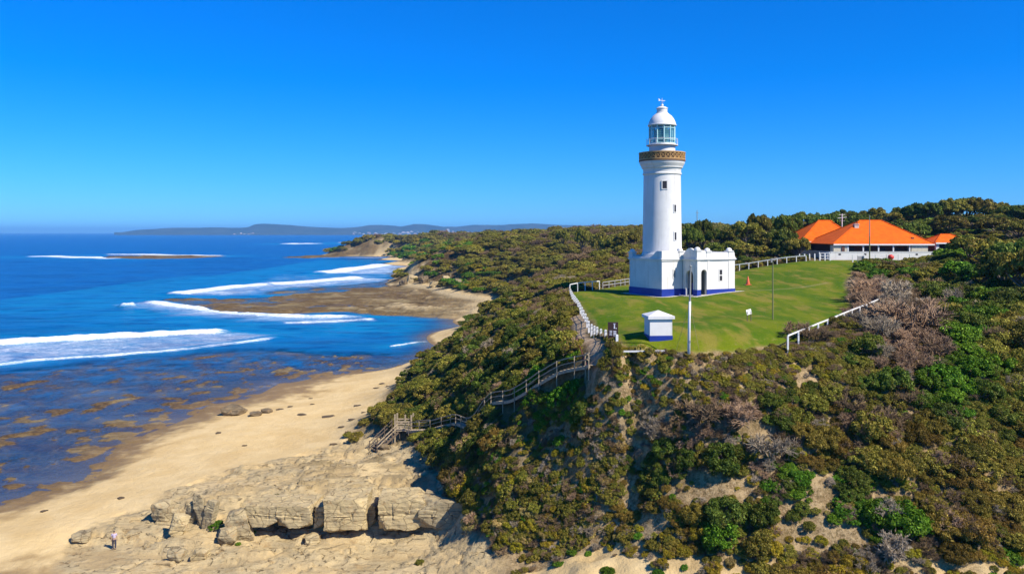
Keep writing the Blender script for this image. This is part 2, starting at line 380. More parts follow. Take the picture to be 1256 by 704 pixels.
# bare ground on the slope: list of photo places where soil and rock show
BARE = [(640, 560, 30, 16), (600, 600, 14, 24), (560, 700, 60, 30), (745, 640, 22, 40), (690, 520, 26, 16), (1000, 650, 40, 30), (1235, 690, 60, 14), (640, 505, 26, 22), (700, 560, 34, 34), (660, 540, 26, 20), (870, 592, 78, 22), (800, 640, 30, 20), (930, 525, 20, 20), (1010, 600, 25, 40), (720, 688, 130, 32), (640, 692, 60, 14), (860, 690, 60, 24), (960, 640, 14, 30),
        (1090, 600, 40, 16), (1040, 650, 40, 20), (1160, 690, 60, 12), (1140, 550, 26, 10), (1235, 595, 22, 10), (985, 455, 16, 14), (770, 600, 18, 30), (1205, 690, 40, 14), (545, 520, 12, 8)]
def bare_at(px, py):
    b = np.full(np.shape(px), -9.0)
    for cx, cy, rx, ry in BARE:
        b = np.maximum(b, 1.25 - np.sqrt(((px - cx) / rx) ** 2 + ((py - cy) / ry) ** 2))
    return b
track = d_line(GX, GY, [(33, 116.2), (37, 117.0), (42, 118.5), (47, 121.5)])[0]
lawn_a = sstep(-.35, .25, Mk['dl'] + (fbm(GX / 1.2, GY / 1.2, 31) - .5) * .8)
# path that runs along the left edge of the lawn to the stair
PATH = [(7.2, 68.5), (7.4, 71.5), (7.0, 76), (7.2, 84), (7.6, 96)]
shelf_a = Mk['sm'] * (.45 + .55 * sstep(.40, .52, fbm(GX / 2.6, GY / 1.5, 34)))
rock_a = np.maximum(np.maximum(Mk['pl'], shelf_a), Mk['il'])
reef_a = np.maximum(Mk['rf'] * (GZ < .35), np.maximum(Mk['pl'] * (.70 + .25 * sstep(-12, -40, GX)) * sstep(-8, -18, GX + 14 * (fbm(GX / 9, GY / 14, 35) - .5)), Mk['il']))
nzn = fbm(GX / 4, GY / 4, 33)
sand_a = sstep(3.4, 2.0, GZ + (nzn - .5) * 1.5) * (1 - shelf_a)
sand_a = np.where(GY < 62, sstep(7.5, 5.5, GZ + (nzn - .5) * 3), sand_a)
# pale dunes on the far point
for (px, py, Yd, rx, ry) in [(560, 293, 880, 40, 40), (585, 291, 930, 45, 30), (548, 297, 830, 20, 30)]:
    cx, cy, _ = at(px, py, Y=Yd)
    sand_a = np.maximum(sand_a, sstep(1.1, .7, np.sqrt(((GX - cx) / rx) ** 2 + ((GY - cy) / ry) ** 2) + (nzn - .5) * .6))
pth = d_line(GX, GY, PATH)[0]
path_a = sstep(.80, .50, pth + (nzn - .5) * .5) * (GY > 67.6)

# ---- ground materials
def ground_material():
    t = NT('ground'); v = t.pos()
    nb = t.noise(v, .35, 5); nm = t.noise(v, 1.6, 6, .6); nf = t.noise(v, 9, 4, .65)
    # soil and crumbly rock of the slope
    soil = t.mix(t.ramp(nm, .38, .62), (.20, .13, .058), (.40, .28, .135))
    soil = t.mix(t.ramp(nf, .45, .7), soil, (.42, .31, .17))
    soil = t.mix(t.math('MULTIPLY', t.ramp(nb, .50, .64), .7), soil, (.15, .105, .045))
    nq = t.noise(v, 4.0, 5, .7); soil = t.mix(t.math('MULTIPLY', t.ramp(nq, .50, .62), .65), soil, (.085, .062, .022))
    # sand
    sand = t.mix(t.ramp(nb, .3, .7), (.60, .425, .19), (.66, .485, .235))
    sand = t.mix(t.math('MULTIPLY', t.ramp(nf, .55, .8), .35), sand, (.45, .32, .15))
    sx = t.n('ShaderNodeSeparateXYZ'); t.set(sx.inputs[0], v); z = sx.outputs[2]
    wet = t.ramp(t.math('ADD', z, t.math('MULTIPLY', t.math('SUBTRACT', nb, .5), .8)),   .50, .08)
    sand = t.mix(t.math('MULTIPLY', t.ramp(t.noise(v, .12, 4), .48, .62), .35), sand, (.48, .31, .115)); sand = t.mix(wet, sand, (.26, .165, .065))
    # sandstone with bedding
    zz = t.n('ShaderNodeCombineXYZ'); t.set(zz.inputs[2], z)
    zs = t.n('ShaderNodeVectorMath', operation='MULTIPLY_ADD'); t.set(zs.inputs[0], v); zs.inputs[1].default_value = (.25, .25, 7); zs.inputs[2].default_value = (0, 0, 0)
    bed = t.noise(zs.outputs[0], 1.0, 4, .6)
    rock = t.mix(t.ramp(nb, .35, .65), (.51, .385, .195), (.38, .295, .16))
    rock = t.mix(t.math('MULTIPLY', t.ramp(bed, .48, .64), .55), rock, (.52, .40, .21))
    rock = t.mix(t.math('MULTIPLY', t.ramp(nm, .52, .68), .75), rock, (.20, .155, .085))
    # weed-covered reef
    rfc = t.mix(t.ramp(nm, .4, .62), (.060, .034, .013), (.150, .092, .032))
    rfc = t.mix(t.ramp(nf, .5, .72), rfc, (.21, .145, .065))
    rfc = t.mix(t.ramp(nb, .55, .7), rfc, (.17, .12, .055)); nl = t.noise(t.mapv(v, (.05, .09, .1)), 1.0, 6, .7); rfc = t.mix(t.math('MULTIPLY', t.ramp(nl, .48, .64), .8), rfc, (.24, .185, .09)); rfc = t.mix(t.math('MULTIPLY', t.ramp(nl, .44, .34), .8), rfc, (.040, .026, .012))
    # mown grass
    g1 = t.noise(t.mapv(v, (.30, .11, .3)), 1.0, 4, .55); g2 = t.noise(v, 5, 5, .7); g3 = t.noise(t.mapv(v, (.5, .12, .5)), 1.0, 3)
    grass = t.mix(t.ramp(g1, .4, .62), (.062, .122, .003), (.130, .160, .006))
    grass = t.mix(t.math('MULTIPLY', t.ramp(g2, .45, .75), .5), grass, (.14, .155, .014))
    grass = t.mix(t.math('MULTIPLY', t.ramp(g3, .50, .66), .75), grass, (.215, .175, .030))
    g5 = t.noise(v, 1.3, 6, .75); grass = t.mix(t.math('MULTIPLY', t.ramp(g5, .56, .68), .6), grass, (.26, .21, .06)); grass = t.mix(t.math('MULTIPLY', t.ramp(g5, .44, .32), .5), grass, (.045, .085, .004))
    pathc = t.mix(t.ramp(nm, .35, .65), (.34, .23, .13), (.48, .35, .21))
    geo = t.n('ShaderNodeNewGeometry'); sn = t.n('ShaderNodeSeparateXYZ'); t.set(sn.inputs[0], geo.outputs['True Normal'])
    rk = t.attr('rock')
    ve = t.vor(t.mapv(v, (.42, .75, .9)), 1.0, 'DISTANCE_TO_EDGE').outputs[0]; crack = t.ramp(t.math('ADD', ve, t.math('MULTIPLY', t.math('SUBTRACT', nf, .5), .06)), .035, .0)
    ni = t.noise(v, .8, 6, .7); rock = t.mix(t.math('MULTIPLY', t.ramp(ni, .55, .66), .7), rock, (.36, .235, .10)); rock = t.mix(t.math('MULTIPLY', t.ramp(nf, .54, .70), .6), rock, (.235, .185, .105))
    crack = t.math('MULTIPLY', crack, t.ramp(nm, .46, .60)); rock = t.mix(t.math('MULTIPLY', crack, .7), rock, (.12, .09, .05))
    nx_ = t.noise(t.mapv(v, (.06, .06, .9)), 1.0, 4, .6); rock = t.mix(t.math('MULTIPLY', t.ramp(nx_, .5, .62), .45), rock, (.56, .42, .22))
    c = t.mix(t.attr('sand'), soil, sand)
    c = t.mix(rk, c, rock)
    c = t.mix(t.attr('reef'), c, rfc)
    c = t.mix(t.attr('scrub'), c, t.mix(t.ramp(nm, .4, .6), (.060, .050, .018), (.10, .075, .03)))
    c = t.mix(t.attr('lawn'), c, grass)
    c = t.mix(t.attr('path'), c, pathc)
    hgt = t.math('ADD', t.math('MULTIPLY', nm, .6), t.math('ADD', t.math('MULTIPLY', nf, .25), t.math('MULTIPLY', bed, t.math('MULTIPLY', rk, .8))))
    hgt = t.math('SUBTRACT', hgt, t.math('MULTIPLY', crack, t.math('MULTIPLY', rk, .7))); b = t.bump(hgt, .8, .30)
    t.P(Base_Color=c, Roughness=t.ramp(wet, 0, 1, .95, .55))
    t.p.inputs['Specular IOR Level'].default_value = .06
    return t.m
M_ground = ground_material()
gyy, gxx = np.gradient(GZ, gy, gx); slope_ = np.hypot(gxx, gyy)
far_cliff = sstep(.30, .48, slope_ + (nzn - .5) * .2) * (GY > 400) * (GZ > .6) * (GZ < 19) * ((GY > 700) | (GX < -28))
sand_a = np.where(GY > 700, np.minimum(sand_a, 1 - far_cliff * .9), sand_a)
rock_a = np.maximum(rock_a, far_cliff * .85)
dark_c = far_cliff * np.where(GY < 700, sstep(.40, .60, fbm(GX / 7, GY / 9, 36) + .12), .9 * np.maximum(np.maximum(sstep(-203, -209, GX), sstep(9, 5, np.abs(GX + 134))), sstep(.57, .66, fbm(GX / 26, GY / 50, 37))))
scrub_a = (1 - far_cliff) * sstep(2.2, 3.6, GZ) * (1 - lawn_a) * (1 - shelf_a) * sstep(66, 75, GY)
attrs = dict(lawn=lawn_a.ravel(), sand=sand_a.ravel(), rock=rock_a.ravel() * .97, reef=np.clip(np.maximum(np.maximum(reef_a * sstep(1.6, .7, GZ), dark_c), Mk['il']), 0, 1).ravel(), path=np.maximum(path_a, .28 * sstep(.8, .2, track + (nzn - .5) * .5)).ravel(), scrub=(scrub_a * .75).ravel())
qc = lambda a: a.ravel()[Q].mean(1)
fz = qc(GZ)
is_lawn = qc(lawn_a) > .5
is_shelf = (~is_lawn) & (qc(shelf_a) > .5)
is_beach = (~is_lawn) & (~is_shelf) & (qc(sand_a) > .5) & (fz > -.02) & (qc(GY) < 330) & (qc(GX) > -70)
is_plat = (~is_lawn) & (~is_shelf) & (~is_beach) & (qc(Mk['pl']) > .5) & (fz > -.5)
is_bed = (fz < 0) & ~(is_lawn | is_shelf | is_beach | is_plat)
rest = ~(is_lawn | is_shelf | is_beach | is_plat | is_bed)
for nm_, sel in (('lawn', is_lawn), ('rock_shelf', is_shelf), ('beach', is_beach), ('rock_platform', is_plat), ('seabed', is_bed), ('headland', rest)):
    q = Q[sel]; u, inv = np.unique(q, return_inverse=True)
    o = np_mesh(nm_, V[u], inv.reshape(q.shape), M_ground, smooth=True, attrs={k: a[u] for k, a in attrs.items()})
    tag(o, kind='structure')

# ------------------------------------------------------------------ the sea
WAVES = [  # photo polyline at sea level, crest height, half width, foam spread shorewards (m), strength
    ([(-60, 427), (0, 421), (60, 418), (150, 413), (230, 409), (298, 406)], 1.15, 3.0, 9, 1.0),
    ([(-60, 452), (0, 447), (40, 442), (110, 437), (200, 431), (290, 421), (352, 411)], .28, 1.6, 2.2, .80),
    ([(176, 369), (230, 377), (262, 381), (300, 385), (340, 388), (380, 389), (425, 389), (470, 390)], .7, 3.0, 20, .95),
    ([(340, 396), (380, 395), (430, 393), (468, 391)], .3, 2.0, 8, .75),
    ([(205, 362), (240, 357.5), (300, 351), (330, 348)], .8, 6, 55, .95),
    ([(318, 349.5), (345, 348), (395, 344.5), (446, 340)], 1.0, 6, 62, 1.0),
    ([(378, 337), (410, 333.5), (445, 328.5), (490, 322.5)], 1.2, 9, 120, 1.0),
    ([(330, 353), (400, 352)], .3, 5, 14, .55),
    ([(18, 315.5), (60, 315), (120, 316), (160, 317.5)], .9, 14, 22, .9),
    ([(115, 313), (150, 312.3), (200, 313.2), (290, 314.3)], 1.0, 12, 12, .85),
    ([(340, 299.6), (375, 299.2), (402, 299.4)], 1.8, 30, 110, .95),
    ([(408, 298), (432, 297.6), (445, 298)], 1.8, 25, 60, .95),
    ([(466, 296.3), (482, 296.3)], 1.6, 25, 40, .8),
    ([(150, 376), (162, 375)], 1.2, 2.4, 4, .85),
    ([(480, 425), (512, 420), (522, 419)], .3, 1.0, 2.0, .8),
    ([(520, 330), (570, 328)], .3, 6, 14, .5),
    ([(380, 316.5), (440, 316), (520, 317)], .4, 8, 12, .6),
    ([(500, 444), (440, 456), (380, 463)], .05, .5, .9, .45),
]
pyr = np.concatenate([285 + 29000 / np.array([32000., 24000, 18000, 14000, 11000, 9000, 7500]), np.linspace(289.2, 330, 150), np.linspace(330.35, 470, 330), np.linspace(470.8, 640, 150), np.linspace(644, 800, 30), [900, 1100, 1500]])
yr = 29000 / (pyr - 285)
ur = np.concatenate([np.linspace(-4, -1.0, 20), np.linspace(-.98, -.70, 24), np.linspace(-.698, .02, 640), np.linspace(.03, 1, 20), [2, 4]])
SU, SY = np.meshgrid(ur, yr); SX = SU * SY
SZ = (fbm(SX / 16, SY / 9, 41) - .5) * .55 * sstep(150, 260, SY) + (fbm(SX / 5, SY / 3, 43) - .5) * .14
SZ += (fbm(SX / 60, SY / 28, 44) - .5) * 1.2 * sstep(300, 800, SY) * sstep(5000, 1500, SY)
foam = np.zeros_like(SX); turq = np.zeros_like(SX)
for pl_, ht, wd, sp, stg in WAVES:
    P = [at(*p, z=0)[:2] for p in pl_]
    x0, x1 = min(p[0] for p in P) - 60, max(p[0] for p in P) + 60; y0, y1 = min(p[1] for p in P) - 90, max(p[1] for p in P) + 90
    m = (SX > x0) & (SX < x1) & (SY > y0) & (SY < y1)
    if not m.any(): continue
    x, y = SX[m], SY[m]
    wob = (fbm(x / (wd * 5), y / (wd * 5), 47) - .5) * wd * 1.6
    d, par, sg = d_line(x, y + wob, P)
    if P[0][0] > P[-1][0]: sg = -sg
    s = d * np.where(sg > 0, 1, -1)        # + seaward (away), - towards the shore
    tap = sstep(0, .10, par) * sstep(1, .86, par) ** .7
    seg = math.dist(P[0], P[-1])
    tap = np.where((par <= 0) | (par >= 1), np.exp(-(d / wd) ** 2) if seg < 18 else 0.0, tap)
    if seg < 18: tap = np.exp(-(d / wd) ** 2)
    up_ = np.where(s > 0, np.exp(-(s / (wd * 1.7)) ** 2), np.exp(-(s / (wd * .8)) ** 2))
    rag = .6 + .8 * fbm(x / (wd * 1.5), y / (wd * 1.5), 48)
    SZ[m] += ht * up_ * tap * rag
    fm = np.where(s > 0, sstep(wd * 1.1, wd * .1, s), np.maximum(sstep(-wd * 2.2, -wd * .7, s), .66 * sstep(-sp * 1.7, -sp * .1, s))) * tap * stg
    foam[m] = np.maximum(foam[m], fm)
    turq[m] = np.maximum(turq[m], np.exp(-(d / (sp * 2.5)) ** 2) * stg)
# the thin sheet of spent foam between the two breakers
SHEET = [at(*p, z=0)[:2] for p in [(-60, 426), (0, 421), (150, 413), (298, 406), (352, 410), (290, 421), (200, 431), (110, 437), (0, 447), (-60, 452)]]
foam = np.maximum(foam, .60 * sstep(-2, 5, d_poly(SX, SY, SHEET)))
sh2 = [at(*p, z=0)[:2] for p in [(330, 333), (380, 336), (440, 333), (490, 324), (560, 326), (540, 338), (440, 344), (350, 350), (260, 358)]]
foam = np.maximum(foam, .40 * sstep(-4, 20, d_poly(SX, SY, sh2)) * (SY > 400))
SH, _mk = land(np.clip(SX, -900, 940), np.clip(SY, 16, 1690))
SH = np.where((np.abs(SX) > 900) | (SY > 1650), -9.0, SH)
depth = np.clip(SZ * 0 - SH, 0, 20)
edge = sstep(.22, .02, depth) * (SH < .06) * (SY < 200) * (fbm(SX / 4, SY / 3, 50) > .5)
foam = np.maximum(foam, edge * .42)
SZ *= sstep(0.0, 1.0, depth) * .9 + .1
sea_c = (turq * .9 + .35 * sstep(4.5, .8, depth)).clip(0, 1)
def sea_material():
    t = NT('sea_water'); v = t.pos()
    dp = t.attr('depth'); fm = t.attr('foam'); tq = t.attr('turq')
    n1 = t.noise(t.mapv(v, (.07, .16, .1)), 1.0, 5, .6); n2 = t.noise(t.mapv(v, (.9, 1.7, 1)), 1.0, 4, .6); n3 = t.noise(t.mapv(v, (.012, .03, .1)), 1.0, 4, .6)
    deep = t.mix(t.ramp(n3, .35, .65), (.0, .032, .145), (.0, .068, .25))
    c = t.mix(t.math('MULTIPLY', tq, .62), deep, (.0, .25, .42))
    n4 = t.noise(t.mapv(v, (.035, .12, .1)), 1.0, 5, .6); c = t.mix(t.ramp(n4, .42, .62, 0, .7), c, (.0, .10, .28)); c = t.mix(t.ramp(n1, .45, .68, 0, .7), c, (.0, .026, .12))
    # foam: broken up by noise, lacy where thin
    lace = t.noise(t.mapv(v, (.22, .30, .3)), 1.0, 6, .68, .6); fine = t.noise(t.mapv(v, (1.1, 1.3, 1)), 1.0, 5, .7)
    big = t.noise(t.mapv(v, (.05, .045, .1)), 1.0, 5, .65, .8)
    k = t.math('ADD', fm, t.math('MULTIPLY', t.math('SUBTRACT', t.math('ADD', t.math('MULTIPLY', big, .36), t.math('ADD', t.math('MULTIPLY', lace, .40), t.math('MULTIPLY', fine, .24))), .5), 1.9))
    thin = t.math('MULTIPLY', t.ramp(k, .30, .80), t.ramp(fm, .03, .25)); f = t.math('MULTIPLY', t.math('ADD', t.math('MULTIPLY', thin, .45), t.math('MULTIPLY', t.ramp(k, .62, .98), .55)), t.ramp(fm, .03, .2))
    # scattered whitecaps
    c2 = t.mix(f, c, t.mix(t.ramp(fine, .3, .65), (.50, .60, .68), (.84, .86, .88)))
    al = t.ramp(dp, 0.0, 1.5, .36, 1.0)
    al = t.math('MAXIMUM', al, f)
    h = t.math('ADD', t.math('MULTIPLY', n2, .35), t.math('ADD', t.math('MULTIPLY', n1, 1.6), t.math('MULTIPLY', f, .25)))
    t.bump(h, 1.0, .8)
    t.P(Base_Color=c2, Roughness=t.ramp(f, 0, 1, .28, .9), Alpha=al, IOR=1.333)
    t.p.inputs['Specular IOR Level'].default_value = .28
    return t.m
M_sea = sea_material()
nyS, nxS = SX.shape
idS = np.arange(nxS * nyS).reshape(nyS, nxS)
QS = np.c_[idS[1:, :-1].ravel(), idS[1:, 1:].ravel(), idS[:-1, 1:].ravel(), idS[:-1, :-1].ravel()]
# leave out water that would lie well under the land
keep = (np.minimum.reduce([SH.ravel()[QS[:, i]] for i in range(4)]) < .6)
QS = QS[keep]; u, inv = np.unique(QS, return_inverse=True)
o = np_mesh('sea', np.c_[SX.ravel(), SY.ravel(), SZ.ravel()][u], inv.reshape(QS.shape), M_sea, smooth=True,
            attrs=dict(depth=depth.ravel()[u], foam=foam.ravel()[u], turq=sea_c.ravel()[u]))
tag(o, kind='structure')

# ------------------------------------------------------------------ far coast
def hill_z(px):
    k = [(150, 284.9), (172, 281.5), (200, 280), (240, 279), (285, 279.5), (305, 278.5), (312, 275.4), (322, 274.6), (350, 275.6), (385, 278.2), (420, 279.8), (440, 278.5), (452, 276.4), (475, 276.2), (492, 277.8), (508, 274.8), (522, 275.4), (544, 278.2), (560, 278), (580, 275.6), (618, 276.2), (650, 273.8), (690, 275.6), (720, 277), (800, 276), (900, 275), (1100, 276), (1300, 276)]
    return np.interp(px, [a for a, b in k], [b for a, b in k])
hx = np.linspace(140, 1300, 420); hy = np.array([8350, 8450, 8600, 8800, 9000, 9200, 9400, 9700, 10200])
prof = np.array([-.05, .04, .10, .18, .34, .66, 1.0, .8, 0])
HP, HY_ = np.meshgrid(hx, hy)
HXw = (HP - 628) / F * HY_
crest = (285 - hill_z(HP)) * 9.4 + 29
crest = crest * (.92 + .16 * fbm(HXw / 260, HY_ / 260, 61))
HZ = crest * prof[:, None] * (.8 + .4 * fbm(HXw / 420, HY_ / 300, 62)) - 1
HZ[6] = crest[6] - 1
th = NT('far_hills'); v = th.pos(); nn = th.noise(v, .004, 5, .6)
th.P(Base_Color=th.mix(th.ramp(nn, .4, .6), (.012, .030, .030), (.035, .05, .045)), Roughness=.95)
ii = np.arange(HP.size).reshape(HP.shape)
QH = np.c_[ii[:-1, :-1].ravel(), ii[:-1, 1:].ravel(), ii[1:, 1:].ravel(), ii[1:, :-1].ravel()]
o = np_mesh('hills', np.c_[HXw.ravel(), HY_.ravel(), HZ.ravel()], QH, th.m, smooth=True); tag(o, kind='structure')
HAZE_DENS = 6.5e-5
def haze():
    m = bpy.data.materials.new('haze'); m.use_nodes = True; t = m.node_tree; t.nodes.clear()
    o = t.nodes.new('ShaderNodeOutputMaterial'); p = t.nodes.new('ShaderNodeVolumePrincipled')
    p.inputs['Color'].default_value = (.22, .57, 1.0, 1); p.inputs['Density'].default_value = HAZE_DENS; p.inputs['Anisotropy'].default_value = 0.0
    t.links.new(p.outputs[0], o.inputs['Volume'])
    mb = MB(); mb.span((-150000, -400, -12), (150000, 34000, 190)); h = mb.build('haze', m); tag(h, kind='stuff'); return h
haze()

# ------------------------------------------------------------------ plants
def leaf_mat(name, c1, c2, c3, trans=.22):
    t = NT(name); g = t.n('ShaderNodeNewGeometry'); oi = t.n('ShaderNodeObjectInfo')
    ri = g.outputs['Random Per Island']
    c = t.mix(t.ramp(ri, .15, .85), c1, c2)
    c = t.mix(t.math('MULTIPLY', t.ramp(t.noise(t.coord(), 2.2, 3), .5, .68), .65), c, c3)
    c = t.mix(t.math('MULTIPLY', t.math('GREATER_THAN', ri, .93), .7), c, tuple(min(1, x * 2.2 + .03) for x in c2))
    hsn = t.n('ShaderNodeHueSaturation'); t.set(hsn.inputs['Color'], c)
    t.set(hsn.inputs['Value'], t.ramp(oi.outputs['Random'], 0, 1, .72, 1.3))
    t.set(hsn.inputs['Hue'], t.ramp(t.math('FRACT', t.math('MULTIPLY', oi.outputs['Random'], 7.3)), 0, 1, .486, .514))
    t.P(Base_Color=hsn.outputs[0], Roughness=.62)
    t.p.inputs['Specular IOR Level'].default_value = .12
    tr = t.n('ShaderNodeBsdfTranslucent'); t.set(tr.inputs[0], hsn.outputs[0])
    mx = t.n('ShaderNodeMixShader'); mx.inputs[0].default_value = trans
    t.t.links.new(t.p.outputs[0], mx.inputs[1]); t.t.links.new(tr.outputs[0], mx.inputs[2]); t.t.links.new(mx.outputs[0], t.out.inputs[0])
    return t.m
LM = dict(
    olive=leaf_mat('olive_leaves', (.140, .128, .015), (.245, .215, .028), (.20, .13, .035)),
    dark=leaf_mat('dark_green_leaves', (.060, .092, .010), (.130, .160, .017), (.135, .105, .02)),
    green=leaf_mat('bright_green_leaves', (.056, .130, .006), (.120, .225, .010), (.11, .16, .013)),
    yellow=leaf_mat('yellow_green_leaves', (.24, .19, .012), (.38, .30, .02), (.27, .18, .028)),
    straw=leaf_mat('straw_grass', (.32, .235, .065), (.52, .39, .12), (.30, .24, .045)),
    rust=leaf_mat('rusty_leaves', (.160, .108, .017), (.245, .170, .028), (.14, .12, .018)),
)
def twig_mat(name, a, b):
    t = NT(name); g = t.n('ShaderNodeNewGeometry'); oi = t.n('ShaderNodeObjectInfo')
    c = t.mix(g.outputs['Random Per Island'], a, b)
    hsn = t.n('ShaderNodeHueSaturation'); t.set(hsn.inputs['Color'], c); t.set(hsn.inputs['Value'], t.ramp(oi.outputs['Random'], 0, 1, .75, 1.2))
    t.P(Base_Color=hsn.outputs[0], Roughness=.9); return t.m
TM = dict(grey=twig_mat('grey_twigs', (.27, .205, .125), (.46, .37, .25)), pink=twig_mat('pinkish_twigs', (.26, .155, .080), (.42, .27, .155)), brown=twig_mat('brown_twigs', (.15, .095, .042), (.27, .175, .085)))
M_bark = twig_mat('bark', (.10, .075, .055), (.17, .13, .10))

def lumps_of(g, n, H, kind):
    th = g.uniform(0, 2 * np.pi, n); u = g.uniform(0, 1, n) ** .75
    r = np.sqrt(u) * .78
    z = H * (np.sqrt(np.clip(1 - (r / .98) ** 2, 0, 1)) * .72 + g.uniform(-.22, .10, n)) 
    z = np.clip(z, .10, None)
    rad = g.uniform(.09, .25, n) * (1.0 if kind != 'tree' else .92)
    return np.c_[r * np.cos(th), r * np.sin(th), z], rad
def foliage(name, seed, mat, H=.85, lumps=60, leaves=5200, leaf=.055, asp=.45, kind='shrub', upright=0.0):
    g = np.random.default_rng(seed)
    L, rad = lumps_of(g, lumps, H, kind)
    if kind == 'tree': L[:, 2] += .30
    pr = rad ** 2; pr = pr / pr.sum(); k = g.choice(len(L), leaves, p=pr)
    d = g.normal(size=(leaves, 3)); d[:, 2] = np.abs(d[:, 2]) * .9 + d[:, 2] * .25; d /= np.linalg.norm(d, axis=1)[:, None]
    rr = rad[k] * (g.uniform(.55, 1.12, leaves) ** .6)
    p = L[k] + d * rr[:, None] * np.array([1, 1, .85])
    p[:, 2] = np.maximum(p[:, 2], .02)
    nrm = d + g.normal(size=(leaves, 3)) * .55; nrm /= np.linalg.norm(nrm, axis=1)[:, None]
    a = np.cross(nrm, g.normal(size=(leaves, 3)) + np.array([0, 0, upright * 3])); a /= np.linalg.norm(a, axis=1)[:, None] + 1e-9
    b = np.cross(nrm, a)
    if upright: a, b = b, a
    s = leaf * g.uniform(.6, 1.35, leaves)[:, None]
    V = np.stack([p - a * s, p - b * s * asp + nrm * s * .12, p + a * s, p + b * s * asp + nrm * s * .12], 1).reshape(-1, 3)
    return np_mesh(name, V, np.arange(leaves * 4).reshape(-1, 4), mat, add=False), L
def stems(name, L, mat, seed, n=7, r0=.045, base=0):
    g = random.Random(seed); mb = MB()
    if base:
        mb.tube([(0, 0, -.15), (.02, .01, base * .5), (0, .02, base)], [r0 * 2.2, r0 * 1.8, r0 * 1.5], 7)
    for i in g.sample(range(len(L)), min(n, len(L))):
        e = Vector(L[i]); s = Vector((g.uniform(-.06, .06), g.uniform(-.06, .06), base * .8 - (.1 if not base else 0)))
        m = s.lerp(e, .5) + Vector((g.uniform(-.1, .1), g.uniform(-.1, .1), g.uniform(-.05, .12)))
        mb.tube([s, m, e], [r0, r0 * .7, r0 * .3], 5)
    o = mb.build(name, mat); me = o.data; bpy.data.objects.remove(o); return me
def twig_mesh(name, seed, mat, H=1.0, spread=1.0, limbs=9, w=.011):
    g = np.random.default_rng(seed); segs = []
    for i in range(limbs):
        th = 2 * np.pi * (i + g.uniform(-.3, .3)) / limbs; out = g.uniform(.2, .72) * spread
        e = np.array([np.cos(th) * out, np.sin(th) * out, H * g.uniform(.35, .62)]); s = np.array([0, 0, -.1])
        m = (s + e) / 2 + g.normal(size=3) * .06 + [0, 0, .06]
        segs += [(s, m, w * 3.4, w * 2.8), (m, e, w * 2.8, w * 2.0)]
        for j in range(6):
            t0 = g.uniform(.25, 1); p0 = m + (e - m) * t0
            d = np.array([np.cos(th), np.sin(th), 0]) * g.uniform(.0, .9) * spread + g.normal(size=3) * .45 + [0, 0, .75]; d /= np.linalg.norm(d)
            p1 = p0 + d * g.uniform(.18, .36)
            segs.append((p0, p1, w * 1.9, w * 1.3))
            for k in range(13):
                q0 = p0 + (p1 - p0) * g.uniform(.2, 1); d2 = d + g.normal(size=3) * .62 + [0, 0, .22]; d2 /= np.linalg.norm(d2)
                q1 = q0 + d2 * g.uniform(.10, .28)
                segs.append((q0, q1, w * 1.15, w * .6))
                if g.random() < .75:
                    d3 = d2 + g.normal(size=3) * .6; d3 /= np.linalg.norm(d3); r0 = q0 + (q1 - q0) * g.uniform(.3, .9)
                    segs.append((r0, r0 + d3 * g.uniform(.07, .16), w * .9, w * .5))
    A = np.array([s[0] for s in segs]); B = np.array([s[1] for s in segs]); ra = np.array([s[2] for s in segs])[:, None]; rb = np.array([s[3] for s in segs])[:, None]
    d = B - A; d /= np.linalg.norm(d, axis=1)[:, None]; x = np.cross(d, np.tile([.31, .2, .93], (len(d), 1))); x /= np.linalg.norm(x, axis=1)[:, None]; y = np.cross(d, x)
    rings = []
    for c, r in ((A, ra), (B, rb)):
        for k in range(3):
            an = 2 * np.pi * k / 3; rings.append(c + (x * np.cos(an) + y * np.sin(an)) * r)
    V = np.stack(rings, 1).reshape(-1, 3); n = len(A); b0 = np.arange(n)[:, None] * 6
    Fq = np.concatenate([b0 + np.array([k, (k + 1) % 3, 3 + (k + 1) % 3, 3 + k]) for k in range(3)])
    return np_mesh(name, V, Fq, mat, add=False)

FORM = {}    # kind -> list of (foliage mesh, stem mesh)
for kd, args in dict(olive=dict(), dark=dict(H=.95), green=dict(H=.75, leaf=.05, asp=.6), yellow=dict(H=.7, leaf=.065, asp=.25, upright=.6), straw=dict(H=.65, leaf=.095, asp=.10, upright=.8), rust=dict(H=.8, leaf=.075, asp=.2, upright=.5)).items():
    FORM[kd] = []
    for k in range(3):
        me, L = foliage('foliage', 100 + 17 * k + len(kd) * 31, LM[kd], lumps=54 + 8 * k, **args)
        FORM[kd].append((me, stems('stems', L, M_bark, k)))
print('FORMS', list(FORM))
TWIG = {k: [twig_mesh('twigs', 300 + i + len(k) * 11, TM[k], H=[1.0, .85, .95][i], spread=[.9, 1.1, 1.0][i]) for i in range(3)] for k in TM}
TREE = {}
for kd in ('olive', 'dark', 'green'):
    TREE[kd] = []
    for k in range(3):
        me, L = foliage('crown', 700 + 13 * k + len(kd) * 7, LM[kd], H=[.75, .6, .95][k], lumps=58, leaves=6500, leaf=.05, asp=.55, kind='tree')
        TREE[kd].append((me, stems('trunk', L, M_bark, 40 + k, n=11, r0=.035, base=.28)))

def plant_obj(name, loc, s, rz, parts, lean=(0, 0), sz=1.0):
    r = empty(name, loc); r.rotation_euler = (lean[0], lean[1], rz); r.scale = (s, s, s * sz)
    for nm, me in parts: link(bpy.data.objects.new(nm, me), r)
    return r

